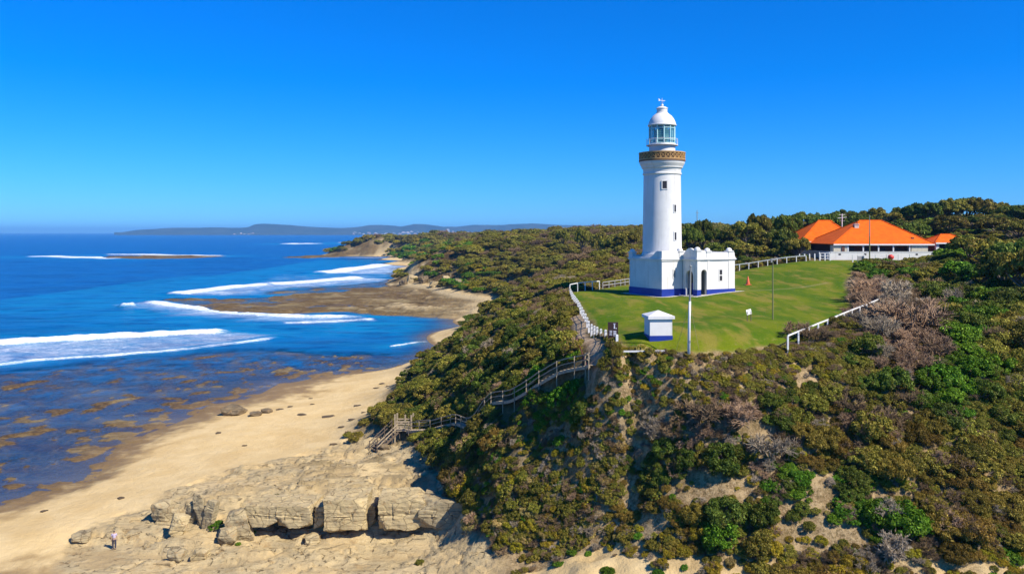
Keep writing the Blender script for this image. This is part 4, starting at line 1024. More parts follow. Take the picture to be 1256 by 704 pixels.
mb = MB(); mb.lathe([(1.95, 19.42), (1.95, 19.6), (1.88, 19.65), (1.88, 21.5), (1.95, 21.55), (1.95, 21.8)], TC, 40); mb.build('lantern_base', M_white, LH, smooth='auto')
mb = MB(); mb.lathe([(1.9, 21.52), (2.28, 21.52), (2.28, 21.62), (1.9, 21.62)], TC, 40, cap=False); mb.build('catwalk', M_white, LH)
mb = MB()
ring = [(TC[0] + 2.25 * math.cos(2 * math.pi * k / 24), TC[1] + 2.25 * math.sin(2 * math.pi * k / 24), 22.45) for k in range(25)]
mb.tube(ring, .03, 5)
for k in range(0, 24, 2): mb.bar((ring[k][0], ring[k][1], 21.6), ring[k], .04)
mb.build('handrail', M_white, LH)
NP = 12
mb = MB(); mb.lathe([(1.80, 21.8), (1.80, 24.4)], TC, NP, cap=False); mb.build('lantern_glass', M_glass, LH)
mb = MB()
for k in range(NP):
    a = 2 * math.pi * k / NP; c, s_ = math.cos(a), math.sin(a)
    mb.bar((TC[0] + 1.84 * c, TC[1] + 1.84 * s_, 21.8), (TC[0] + 1.84 * c, TC[1] + 1.84 * s_, 24.45), .13)
    a2 = a + 2 * math.pi / NP
    for z in (21.86, 22.35, 24.02, 24.4):
        mb.bar((TC[0] + 1.84 * c, TC[1] + 1.84 * s_, z), (TC[0] + 1.84 * math.cos(a2), TC[1] + 1.84 * math.sin(a2), z), .09, .11)
mb.build('lantern_frame', M_teal, LH)
mb = MB(); mb.lathe([(.25, 21.8), (.3, 22.2), (.75, 22.3), (.98, 22.6), (1.02, 23.1), (.98, 23.6), (.75, 23.9), (.4, 24.05)], TC, 24); ln = mb.build('lens', M_lens, LH, smooth='auto')
mb = MB()
for z in (22.45, 22.7, 22.95, 23.2, 23.45, 23.7): mb.lathe([(.9, z - .04), (1.06, z - .03), (1.06, z + .03), (.9, z + .04)], TC, 24, cap=False)
mb.build('lens_rings', M_teal, ln)
mb = MB(); mb.lathe([(1.75, 24.4), (2.06, 24.42), (2.06, 24.55), (1.98, 24.6), (1.92, 24.9), (1.70, 25.4), (1.35, 25.85), (.98, 26.15), (.84, 26.25)], TC, 48); mb.build('dome', M_white, LH, smooth='auto')
mb = MB(); mb.lathe([(.84, 26.25), (.86, 26.32), (.76, 26.38), (.76, 26.85), (.84, 26.9), (.84, 26.98), (.5, 27.18), (.2, 27.25)], TC, 32); mb.build('ventilator', M_white, LH, smooth='auto')
mb = MB(); mb.lathe([(.05, 27.2)] + [(.2 * math.sin(t_) + .02, 27.42 - .2 * math.cos(t_)) for t_ in [.4 + .3 * k for k in range(8)]] + [(.045, 27.6)], TC, 16)
mb.bar((TC[0], TC[1], 27.6), (TC[0], TC[1], 28.45), .07, n=6)
for a, b, z, w_ in (((-.62, 0), (.55, 0), 28.1, .06), ((0, -.4), (0, .4), 27.85, .05)): mb.bar((TC[0] + a[0], TC[1] + a[1], z), (TC[0] + b[0], TC[1] + b[1], z), w_)
mb.prism([(-.62, 27.95), (-.30, 28.1), (-.62, 28.4)], (TC[0], TC[1] - .02, 0), (1, 0, 0), (0, 0, 1), (0, .04, 0)); mb.build('weather_vane', M_white, LH)
def tower_window(off, z, w_, h, fr=True):
    # off: metres to the right of the tower axis as seen from the sea cliff
    r = 2.80 - (z - 6.3) * .0129
    cdir = math.atan2(-118.4, -21.8) - TH + math.asin(off / r)
    ux, uy = math.cos(cdir), math.sin(cdir); tx, ty = -uy, ux
    o = (TC[0] + ux * (r + .01), TC[1] + uy * (r + .01), 0)
    m = MB(); t_ = .12
    for x0, x1, z0_, z1_ in ((-w_ / 2 - t_, w_ / 2 + t_, z - t_, z), (-w_ / 2 - t_, w_ / 2 + t_, z + h, z + h + t_), (-w_ / 2 - t_, -w_ / 2, z + .002, z + h - .002), (w_ / 2, w_ / 2 + t_, z + .002, z + h - .002)):
        m.prism([(x0, z0_), (x1, z0_), (x1, z1_), (x0, z1_)], (o[0] - ux * .15, o[1] - uy * .15, 0), (tx, ty, 0), (0, 0, 1), (ux * .2, uy * .2, 0))
    f = m.build('window', M_white, LH)
    m = MB(); m.prism([(-w_ / 2, z), (w_ / 2, z), (w_ / 2, z + h), (-w_ / 2, z + h)], (o[0] - ux * .15, o[1] - uy * .15, 0), (tx, ty, 0), (0, 0, 1), (ux * .165, uy * .165, 0)); m.build('pane', M_dark, f)
tower_window(.35, 15.2, .62, 1.05); tower_window(1.8, 11.9, .34, 1.0); tower_window(1.85, 7.9, .34, 1.1)
# paved apron
mb = MB()
apr = [(-1.0, -1.0), (A0 - 1.1, -1.0), (A0 - 1.1, B0 - 1.1), (A1 + 1.0, B0 - 1.1), (A1 + 1.0, B1 + 1), (7.9, B1 + 1), (7.9, 8.3), (-1.0, 8.3)]
def ground_strip(name, outline_w, mat, lift=.02, step=.5):
    """a paving sheet that follows the ground inside a world polygon"""
    P = np.array(outline_w); x0, y0 = P.min(0); x1, y1 = P.max(0)
    gx_ = np.arange(x0, x1 + step, step); gy_ = np.arange(y0, y1 + step, step); X, Yq = np.meshgrid(gx_, gy_)
    Zq = land(X, Yq)[0] + lift; ii = np.arange(X.size).reshape(X.shape)
    q = np.c_[ii[:-1, :-1].ravel(), ii[:-1, 1:].ravel(), ii[1:, 1:].ravel(), ii[1:, :-1].ravel()]
    c = in_poly(X.ravel()[q].mean(1), Yq.ravel()[q].mean(1), outline_w); q = q[c]; u_, iv = np.unique(q, return_inverse=True)
    o = np_mesh(name, np.c_[X.ravel(), Yq.ravel(), Zq.ravel()][u_], iv.reshape(q.shape), mat, smooth=True); tag(o, kind='structure'); return o
cs, sn = math.cos(TH), math.sin(TH)
lw = lambda a, b: (20.8 + a * cs - b * sn, 113.2 + a * sn + b * cs)
ground_strip('path', [lw(*p) for p in apr], M_conc, .035, .25)

# ------------------------------------------------------------------ fences
def fence(name, label, pts, spacing, h=1.05, pw=.13, rail=(.12, .07), mat=M_wfence, rails=(1.0,), skip=(), posts_only=False, rail_ranges=None, loc=None, straight=False, rmat=None):
    P = [Vector((x, y)) for x, y in pts]; L = [(P[i + 1] - P[i]).length for i in range(len(P) - 1)]; tot = sum(L)
    def p_at(s):
        for i, l in enumerate(L):
            if s <= l or i == len(L) - 1: return P[i].lerp(P[i + 1], min(1, s / l))
            s -= l
    n = max(1, round(tot / spacing)); S = [tot * i / n for i in range(n + 1)]
    zs_f = np.array([H(*p_at(s)) for s in S]); k_ = np.ones(5) / 5
    if n > 4: zs_f = np.convolve(np.pad(zs_f, 2, mode='edge'), k_, 'valid')
    if straight: zs_f = np.linspace(zs_f[0], zs_f[-1], len(S))
    p0 = p_at(0); root = empty(name, (p0.x, p0.y, H(p0.x, p0.y))); tag(root, label, 'fence'); o = Vector(root.location)
    tops = []; k = 0
    for i, s in enumerate(S):
        p = p_at(s); z = float(zs_f[i]); ln = random.uniform(-.03, .03)
        tops.append(Vector((p.x + ln, p.y, z + h)) - o)
        if i in skip: continue
        m = MB(); b = Vector((p.x, p.y, min(z, H(p.x, p.y)) - .4)) - o; m.bar(b, tops[-1], pw, pw); m.bar(tops[-1], tops[-1] + Vector((0, 0, .04)), pw * .7); m.build('post', mat, root)
    if not posts_only:
        for fr in rails:
            for (a, b) in (rail_ranges or [(0, n)]):
                m = MB()
                for i in range(a, b):
                    q1 = tops[i] + Vector((0, 0, -h * (1 - fr) + .05)); q2 = tops[i + 1] + Vector((0, 0, -h * (1 - fr) + .05))
                    m.bar(q1, q2, rail[1], rail[0])
                m.build('rail', rmat or mat, root)
    return root
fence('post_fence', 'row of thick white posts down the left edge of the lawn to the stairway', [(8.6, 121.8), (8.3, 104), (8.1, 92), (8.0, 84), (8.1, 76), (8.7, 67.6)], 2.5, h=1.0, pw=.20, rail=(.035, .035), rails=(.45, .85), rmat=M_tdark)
fence('rail_fence', 'white post and rail fence at the far left corner of the lawn', [(8.7, 122.0), (13.8, 128.6)], 2.1, h=1.25, rails=(1.0,))
fence('rail_fence', 'weathered low rail fence in the shade left of the lighthouse', [(14.4, 129.3), (18, 135), (21, 141)], 2.2, h=1.0, mat=M_grey, rails=(1.0, .5))
fence('rail_fence', 'long white rail fence climbing the back of the lawn', [(43.4, 162.2), (57.0, 158.0)], 1.75, h=1.1, rails=(1.0,), rail=(.16, .07))
fence('rail_fence', 'white post and rail fence buried in shrubs right of the lawn', [(23.4, 69.2), (51, 103.5)], 2.6, straight=True, h=1.15, rails=(1.0,), rail=(.12, .07))
fence('post_fence', 'closely set white posts where the back fence meets the white wall', [(56.6, 160.6), (62.6, 160.4)], 1.0, h=1.35, pw=.2, posts_only=True)
fence('post_fence', 'spaced white posts standing in front of the veranda house', [(65.2, 156), (68, 156), (71.2, 156.4), (73.8, 156.4), (76.4, 156.4)], 2.4, h=1.35, pw=.18, posts_only=True)
fence('low_barrier', 'low white rail at the near edge of the lawn beside the posts', [(9.2, 67.9), (12.7, 67.6)], 1.75, straight=True, h=.26, rails=(1.0,), rail=(.13, .12))
m = MB(); m.tube([(x - .95, y, H(x - .95, y) + .9) for x, y in [(7.5, 69.0), (7.3, 70.5), (7.1, 72), (6.9, 75), (7.0, 79)]], .045, 6)
for x, y in [(6.55, 69.0), (6.2, 71.5), (5.95, 75), (6.05, 79)]: m.bar((x, y, H(x, y) - .2), (x, y, H(x, y) + .9), .07)
tag(m.build('handrail', M_maroon), 'dark maroon pipe handrail curving along the path by the white posts', 'handrail')

# ------------------------------------------------------------------ hut, flagpole, sign, poles, cone, markers
hz = H(12.7, 69.8)
HT = empty('hut', (12.8, 70.0, hz), R(5)); tag(HT, 'small white hut with hipped white roof and blue base on the near lawn', 'hut')
m = MB(); m.span((-.98, 0, .52), (.98, 1.9, 1.95)); m.build('wall', M_white, HT, bevel=.01)
m = MB(); m.span((-1.01, -.03, -.3), (1.01, 1.93, .52)); m.build('plinth', M_blue, HT)
m = MB(); m.span((-1.16, -.18, 1.95), (1.16, 2.08, 2.20)); m.add([(-1.16, -.18, 2.202), (1.16, -.18, 2.202), (1.16, 2.08, 2.202), (-1.16, 2.08, 2.202), (-.05, .95, 2.62), (.05, .95, 2.62)], [(0, 1, 5, 4), (1, 2, 5), (2, 3, 4, 5), (3, 0, 4), (3, 2, 1, 0)]); m.build('roof', M_white, HT)
m = MB(); m.span((.25, 1.93, .5), (.95, 1.96, 1.85)); m.build('door', M_grey, HT)
fx, fy = 14.52, 67.0; fz_ = H(fx, fy)
FP = empty('flagpole', (fx, fy, fz_)); tag(FP, 'tall white flagpole with a grey top in front of the lighthouse porch', 'flagpole')
m = MB(); m.tube([(0, 0, -.3), (.05, 0, 3.0), (.1, 0, 4.6)], [.13, .11, .09], 10); m.build('lower_mast', M_wfence, FP, smooth=True)
m = MB(); m.tube([(.1, 0, 4.6), (.16, 0, 7.4)], [.085, .055], 8); m.lathe([(.01, 7.38), (.1, 7.45), (.1, 7.5), (.01, 7.56)], (.16, 0), 10); m.build('upper_mast', M_pole, FP)
m = MB(); m.box((.06, -.14, 1.3), (.1, .12, .2)); m.build('cleat', M_grey, FP)
for sx in (-1, 1):
    m = MB(); m.bar((.09, 0, 4.5), (sx * 1.05 + .1, .9, .05), .022, n=5); m.build('stay', M_timber, FP)
sx_, sy_ = 8.62, 69.6; sz_ = H(sx_, sy_)
SG = empty('sign', (sx_, sy_, sz_), R(-6)); SG.scale = (1.15, 1.15, 1.15); tag(SG, 'brown information sign with white marks beside the post row', 'sign')
m = MB(); m.span((-.38, 0, .78), (.38, .05, 2.0)); bd = m.build('board', M_brown, SG)
for x in (-.33, .33):
    m = MB(); m.span((x - .045, .053, -.3), (x + .045, .14, 1.98)); m.build('post', M_tdark, SG)
m = MB()    # small white pictograms: a tower mark and two blocks of lettering strokes
m.prism([(.06, 1.52), (.16, 1.52), (.145, 1.84), (.075, 1.84)], (0, -.012, 0), (1, 0, 0), (0, 0, 1), (0, .010, 0)); m.span((.03, -.012, 1.86), (.19, -.002, 1.90)); m.span((.20, -.012, 1.50), (.27, -.002, 1.58))
for z in (1.32, 1.22, 1.12, 1.02):
    m.span((-.25, -.012, z), (-.06, -.002, z + .045)); m.span((.03, -.012, z - .03), (.25, -.002, z + .03))
m.build('lettering', plain('sign_white', (.72, .70, .72), .6), bd)
px_, py_ = 26.3, 82.2; pz_ = H(px_, py_)
PO = empty('lamp_post', (px_, py_, pz_)); tag(PO, 'slim olive grey lamp post with a small head on the lawn right of the flagpole', 'lamp post')
m = MB(); m.tube([(0, 0, -.4), (0, 0, 6.0)], [.075, .055], 8); m.build('pole', M_olivepole, PO)
m = MB(); m.box((0, -.05, 6.08), (.42, .26, .16)); m.box((-.16, -.1, 5.88), (.14, .14, .22)); m.build('lamp_head', M_grey, PO)
mx_, my_ = 63.6, 145.0; mz_ = H(mx_, my_)
MA = empty('mast', (mx_, my_, mz_)); tag(MA, 'tall thin mast rising in front of the orange roof', 'mast')
m = MB(); m.tube([(0, 0, -.5), (0, 0, 5.2)], [.13, .11], 8); m.build('lower_mast', M_olivepole, MA)
m = MB(); m.tube([(0, 0, 5.2), (0, 0, 8.9)], [.10, .06], 8); m.build('upper_mast', M_pole, MA)
cx_, cy_ = 37.2, 128.5
CN = empty('traffic_cone', (cx_, cy_, H(cx_, cy_))); tag(CN, 'tall orange cone standing on the lawn right of the lighthouse', 'cone')
m = MB(); m.lathe([(.34, .06), (.05, 1.35), (.03, 1.38)], (0, 0), 16); m.build('body', M_orange, CN, smooth='auto')
m = MB(); m.span((-.48, -.48, -.1), (.48, .48, .058)); m.build('base', M_orange, CN)
m = MB(); m.lathe([(.225, .52), (.233, .50), (.145, .92), (.137, .94)], (0, 0), 16, cap=False); m.build('dark_band', plain('dark_red_band', (.25, .02, .015), .5), CN)
bx_, by_ = 72.3, 155.6
BY = empty('float_marker', (bx_, by_, H(bx_, by_))); tag(BY, 'round red marker on a pale foot among the white posts before the house', 'marker')
m = MB(); m.lathe([(.06 + .5 * math.sin(t_), .95 - .5 * math.cos(t_)) for t_ in [.15 + k * .285 for k in range(11)]], (0, 0), 20); m.build('ball', M_red, BY, smooth='auto')
m = MB(); m.lathe([(.42, -.1), (.42, .30), (.25, .46)], (0, 0), 16); m.build('foot', M_wfence, BY)
vx, vy = 23.4, 80.0
VB = empty('notice_board', (vx, vy, H(vx, vy)), R(20)); tag(VB, 'little white notice board tilted at the near shrub edge of the lawn', 'notice board')
m = MB(); m.prism([(-.28, .62), (.30, .72), (.26, 1.22), (-.32, 1.10)], (0, 0, 0), (1, 0, 0), (0, .25, .97), (0, .03, 0)); m.build('board', M_wfence, VB)
for x in (-.22, .2):
    m = MB(); m.bar((x, .2, -.3), (x, .2, .9), .06); m.build('leg', M_tdark, VB)

# ------------------------------------------------------------------ the timber stairway down to the beach
SL = STAIR_LINE
ST = empty('timber_stairway', (7.2, 68.0, H(7.2, 68.0))); tag(ST, 'long weathered timber stairway with handrails down the slope to the beach', 'stairway')
so_ = Vector(ST.location)
dist = [0]
for a, b in zip(SL[:-1], SL[1:]): dist.append(dist[-1] + math.dist(a, b))
def sp(s):
    for i in range(len(SL) - 1):
        if s <= dist[i + 1] or i == len(SL) - 2:
            t_ = (s - dist[i]) / (dist[i + 1] - dist[i]); a, b = Vector(SL[i]), Vector(SL[i + 1]); return a.lerp(b, t_), (b - a).normalized()
ss = np.linspace(0, dist[-1], 60); zs = np.array([H(*sp(s)[0]) for s in ss])
zs = np.array([zs[max(0, i - 5):i + 6].mean() for i in range(60)]); zs = np.minimum.accumulate(zs) + .18
zf = lambda s: float(np.interp(s, ss, zs))
NTRD = 92
for i in range(NTRD):
    s = dist[-1] * (i + .5) / NTRD; p, d_ = sp(s); n_ = Vector((-d_.y, d_.x)); m = MB()
    m.box((p.x - so_.x, p.y - so_.y, zf(s) - so_.z), (dist[-1] / NTRD * .8, 1.3, .05), math.atan2(d_.y, d_.x)); m.build('tread', M_timber, ST)
for side in (-1, 1):
    m = MB(); r1 = MB(); r2 = MB(); prev = None
    for i in range(61):
        s = dist[-1] * i / 60; p, d_ = sp(s); n_ = Vector((-d_.y, d_.x)) * side * .72; q = Vector((p.x + n_.x, p.y + n_.y, zf(s))) - so_
        if prev is not None: m.bar(prev + Vector((0, 0, -.12)), q + Vector((0, 0, -.12)), .06, .26); r1.bar(prev + Vector((0, 0, 1.0)), q + Vector((0, 0, 1.0)), .06, .09); r2.bar(prev + Vector((0, 0, .55)), q + Vector((0, 0, .55)), .04, .07)
        prev = q
    m.build('stringer', M_timber, ST); r1.build('handrail', M_timber, ST); r2.build('mid_rail', M_timber, ST)
    for i in range(int(dist[-1] / 2.0) + 1):
        s = min(dist[-1], i * 2.0); p, d_ = sp(s); n_ = Vector((-d_.y, d_.x)) * side * .80; x, y = p.x + n_.x, p.y + n_.y
        m = MB(); m.bar(Vector((x, y, max(H(x, y) - .3, zf(s) - 1.3))) - so_, Vector((x, y, zf(s) + 1.05)) - so_, .08); m.build('post', M_timber, ST)
# landing and the dark lower flight
lp = Vector((-13.3, 100.6)); lz = zf(dist[-1])
LD = empty('stair_landing', (lp.x, lp.y, lz)); tag(LD, 'square timber landing with tall posts at the foot of the long stairway', 'landing')
m = MB(); m.span((-1.0, -1.0, -.08), (1.0, 1.0, 0)); m.build('deck', M_timber, LD)
for x, y, h_ in ((-1, -1, 2.0), (1, -1, 1.9), (-1, 1, 1.7), (1, 1, 1.7), (0, 1, 1.5)):
    m = MB(); m.span((x - .09, y - .09, H(lp.x + x, lp.y + y) - lz - .4), (x + .09, y + .09, h_)); m.build('post', M_timber, LD)
m = MB()
for z in (.12, .42, .72, 1.02): m.span((-.9, -1.02, z), (.9, -.96, z + .17))
m.build('side_boards', M_timber, LD)
m = MB(); m.span((-.9, .97, .9), (.9, 1.03, 1.05)); m.span((-.9, .97, .4), (.9, 1.03, .55)); m.build('back_rail', M_timber, LD)
LF = empty('lower_steps', (lp.x - 1.0, lp.y - .3, lz)); tag(LF, 'short dark flight of timber steps from the landing onto the sand', 'steps')
l0 = Vector(LF.location); e_ = Vector((-16.6, 97.6)); ez = H(e_.x, e_.y); dv = Vector((e_.x - l0.x, e_.y - l0.y, ez + .1 - l0.z)); ang = math.atan2(dv.y, dv.x); nn_ = Vector((-math.sin(ang), math.cos(ang), 0))
for i in range(9):
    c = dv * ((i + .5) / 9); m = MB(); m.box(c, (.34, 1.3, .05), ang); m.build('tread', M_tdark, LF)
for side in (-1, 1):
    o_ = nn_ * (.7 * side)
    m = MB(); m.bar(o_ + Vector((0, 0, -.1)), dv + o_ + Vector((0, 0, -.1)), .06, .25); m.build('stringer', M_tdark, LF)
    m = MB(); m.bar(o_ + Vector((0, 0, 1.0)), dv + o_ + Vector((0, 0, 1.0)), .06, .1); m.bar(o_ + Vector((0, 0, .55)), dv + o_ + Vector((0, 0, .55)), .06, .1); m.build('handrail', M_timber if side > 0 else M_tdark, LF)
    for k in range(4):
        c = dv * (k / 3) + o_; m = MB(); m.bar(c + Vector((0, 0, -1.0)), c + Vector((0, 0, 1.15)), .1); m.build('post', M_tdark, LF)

# ------------------------------------------------------------------ the orange-roofed houses
def hip_roof(m, x0, x1, y0, y1, ez, rx0, rx1, ry, rz, t=.16):
    v = [(x0, y0, ez), (x1, y0, ez), (x1, y1, ez), (x0, y1, ez), (rx0, ry, rz), (rx1, ry, rz)]
    v += [(a, b, c - t) for a, b, c in v[:4]]
    m.add(v, [(0, 1, 5, 4), (1, 2, 5), (2, 3, 4, 5), (3, 0, 4), (0, 6, 7, 1), (1, 7, 8, 2), (2, 8, 9, 3), (3, 9, 6, 0), (6, 9, 8, 7)])
def house(name, label, x0, x1, y0, y1, gz, ez, rx, ry, rz, ver=2.2, open_front=(), chimney=None):
    o = empty(name, ((x0 + x1) / 2, y0, gz)); tag(o, label, 'house'); L0 = Vector(o.location)
    q = lambda x, y, z: (x - L0.x, y - L0.y, z - L0.z)
    m = MB(); a, b = q(x0 + 1.0, y0 + ver, gz - 1.5), q(x1 - 1.0, y1 - 1.0, ez - .05); m.span(a, b); m.build('wall', M_brick, o)
    m = MB(); hip_roof(m, *[v for v in (x0 - L0.x, x1 - L0.x, y0 - L0.y, y1 - L0.y, ez - L0.z, rx[0] - L0.x, rx[1] - L0.x, ry - L0.y, rz - L0.z)])
    r = m.build('roof', M_tile, o)
    m = MB()
    E = [q(x0, y0, ez), q(x1, y0, ez), q(x1, y1, ez), q(x0, y1, ez)]; T = [q(rx[0], ry, rz), q(rx[1], ry, rz)]
    for a, b in ((E[0], T[0]), (E[1], T[1]), (E[2], T[1]), (E[3], T[0]), (T[0], T[1])): m.bar(Vector(a) + Vector((0, 0, .04)), Vector(b) + Vector((0, 0, .04)), .26, .14)
    m.build('ridge_tiles', M_tile, r)
    m = MB(); m.span(q(x0 + .05, y0 - .08, ez - .30), q(x1 - .05, y0 - .005, ez - .02)); m.build('gutter', M_wfence, o)
    if chimney:
        cx, cy, cz0, cz1 = chimney
        m = MB(); m.span(q(cx - .45, cy - .35, cz0), q(cx + .45, cy + .35, cz1)); m.span(q(cx - .55, cy - .45, cz1), q(cx + .55, cy + .45, cz1 + .15)); ch = m.build('chimney', plain('pale_chimney', (.52, .45, .38), .8), r)
        for dx in (-.22, .22):
            m = MB(); m.lathe([(.13, cz1 + .15 - L0.z), (.11, cz1 + .6 - L0.z)], (cx + dx - L0.x, cy - L0.y), 8); m.build('chimney_pot', M_brick, ch)
    return o, q, r
hA, q, rA = house('veranda_house', 'veranda house under the larger orange hipped roof behind the white wall', 65.0, 85.6, 165.0, 181.0, 23.6, 26.65, (73.9, 78.3), 173.0, 31.55, chimney=(72.0, 170.6, 29.2, 30.6))
for xa, xb in ((65.2, 68.0), (81.0, 84.3)):
    m = MB(); m.span(q(xa, 165.25, 24.2), q(xb, 167.1, 26.4)); m.build('end_room', M_cream, hA)
for x in (68.1, 71.2, 74.3, 77.3, 80.6):
    m = MB(); m.span(q(x - .13, 165.2, 23.2), q(x + .13, 165.46, 26.45)); m.build('veranda_post', M_wfence, hA)
for x in (69.4, 72.7, 75.8, 79.0):
    m = MB(); m.span(q(x - .75, 167.08, 23.9), q(x + .75, 167.19, 26.0)); w_ = m.build('window', M_brick, hA)
    m = MB(); m.span(q(x - .6, 167.0, 24.7), q(x + .6, 167.07, 25.8)); m.build('pane', M_dark, w_)
m = MB(); m.span(q(66.8, 165.12, 24.3), q(67.4, 165.24, 26.2)); m.build('door', M_brick, hA)
m = MB(); m.span(q(68.0, 165.3, 23.2), q(81.0, 167.18, 24.25)); m.build('veranda_floor', M_brick, hA)
m = MB(); m.span(q(81.7, 166.6, 27.4), q(82.2, 167.1, 27.95)); m.build('roof_vent', M_brick, rA)
hB, q, rB = house('cottage', 'cottage with the smaller orange hipped roof behind the lawn fence', 63.2, 76.2, 178.5, 194.0, 24.0, 27.0, (70.0, 72.6), 186.0, 31.7)
for x in (65.0, 67.6, 70.0):
    m = MB(); m.span(q(x - .12, 178.7, 23.5), q(x + .12, 178.95, 26.8)); m.build('veranda_post', M_wfence, hB)
m = MB(); m.span(q(63.9, 178.8, 23.5), q(65.4, 180.6, 26.8)); m.build('end_room', M_cream, hB)
m = MB(); m.span(q(66.0, 180.6, 24.3), q(69.6, 180.69, 26.6)); m.build('window', M_dark, hB)
hC, q, rC = house('outbuilding', 'outbuilding with an orange roof half hidden in the trees right of the veranda house', 87.0, 95.0, 167.5, 175.0, 24.4, 26.9, (90.0, 92.0), 171.0, 28.6)
m = MB(); m.span(q(88.6, 169.5, 24.6), q(90.4, 169.69, 26.4)); m.build('window', M_dark, hC)
m = MB(); m.span(q(87.3, 167.8, 23.8), q(87.9, 168.4, 26.7)); m.build('veranda_post', M_wfence, hC)
WL = empty('garden_wall', (63.7, 163.0, 23.4)); tag(WL, 'long low white wall in front of the veranda house', 'wall')
m = MB(); m.span((0, 0, -1.2), (21.8, .25, 1.62)); m.span((0, .26, -1.2), (.25, 16, 1.72)); m.build('wall_panel', M_white, WL)
m = MB(); m.span((-.06, -.06, 1.623), (21.86, .31, 1.74)); m.build('coping', M_white, WL)
for x in (1.6, 6.7, 17.0):
    m = MB(); m.span((x, -.03, 1.05), (x + .45, -.003, 1.35)); m.build('vent', M_dark, WL)
GT = empty('garden_gate', (62.2, 162.6, H(62.2, 162.6))); tag(GT, 'white framed gate at the left end of the white wall', 'gate')
for x in (-.95, 1.05):
    m = MB(); m.span((x, 0, -.3), (x + .16, .16, 1.6)); m.build('post', M_wfence, GT)
m = MB()
for z in (.25, .8, 1.35): m.span((-.78, .04, z), (1.04, .1, z + .1))
for x in (-.6, .1, .8): m.span((x, .105, .2), (x + .08, .13, 1.45))
m.build('gate_frame', M_wfence, GT)
ax_, ay_ = 74.5, 184.0
AN = empty('antenna_mast', (ax_, ay_, 27.0)); tag(AN, 'pale antenna mast with crossbars standing between the two orange roofs', 'antenna')
m = MB(); m.tube([(0, 0, -3), (0, 0, 6.2)], [.14, .10], 8); m.build('pole', M_wfence, AN)
m = MB(); m.bar((-1.0, 0, 5.2), (1.0, 0, 5.4), .09); m.bar((-.7, 0, 5.9), (.7, 0, 6.0), .08); m.bar((-.5, .3, 4.6), (.5, -.3, 4.6), .07); m.build('crossbars', M_wfence, AN)
tx_, ty_ = (855 - 628) * .26, 260.0
m = MB(); m.tube([(tx_, ty_, H(tx_, ty_) - .5), (tx_, ty_, 36.0)], [.16, .10], 6); m.bar((tx_ - .5, ty_, 35.2), (tx_ + .5, ty_, 35.2), .1)
tag(m.build('radio_mast', M_pole), 'thin distant radio mast above the trees right of the lighthouse', 'mast')
# the board among the posts
m = MB(); m.span((66.2, 156.2, H(66.7, 156) + .35), (67.4, 156.3, H(66.7, 156) + 1.15)); m.bar((66.3, 156.36, H(66.7, 156) - .3), (66.3, 156.36, H(66.7, 156) + 1.2), .1); m.bar((67.3, 156.36, H(66.7, 156) - .3), (67.3, 156.36, H(66.7, 156) + 1.2), .1)
tag(m.build('notice_board', M_grey), 'grey notice board between white posts at the foot of the tall mast', 'notice board')

# ------------------------------------------------------------------ sandstone blocks and boulders
from mathutils import noise as mn
def rock_mat(name, a, b, c):
    t = NT(name); v = t.coord(); p = t.pos()
    n1 = t.noise(v, 1.1, 6, .6); n2 = t.noise(v, 6, 5, .65)
    st = t.noise(t.mapv(p, (.35, .35, 7)), 1.0, 4, .6)
    k = t.mix(t.ramp(n1, .36, .64), a, b); k = t.mix(t.math('MULTIPLY', t.ramp(st, .5, .64), .6), k, c); k = t.mix(t.math('MULTIPLY', t.ramp(n2, .56, .72), .55), k, tuple(x * .42 for x in b))
    ve = t.vor(t.mapv(p, (.7, .7, 1.3)), 1.0, 'DISTANCE_TO_EDGE').outputs[0]; ck = t.ramp(t.math('ADD', ve, t.math('MULTIPLY', t.math('SUBTRACT', n2, .5), .08)), .04, 0); k = t.mix(t.math('MULTIPLY', ck, .75), k, (.09, .065, .035))
    ni = t.noise(v, 2.2, 6, .7); k = t.mix(t.math('MULTIPLY', t.ramp(ni, .54, .64), .6), k, (.36, .23, .10))
    t.P(Base_Color=k, Roughness=.92); t.p.inputs['Specular IOR Level'].default_value = .1
    t.bump(t.math('ADD', t.math('MULTIPLY', n2, .5), t.math('ADD', n1, t.math('MULTIPLY', st, .8))), .7, .12); return t.m
MR_tan = rock_mat('tan_sandstone', (.48, .365, .18), (.37, .285, .15), (.55, .43, .23))
MR_grey = rock_mat('grey_sandstone', (.39, .305, .165), (.28, .22, .125), (.46, .36, .195))
MR_dark = rock_mat('dark_rock', (.20, .15, .085), (.12, .09, .055), (.27, .20, .11))
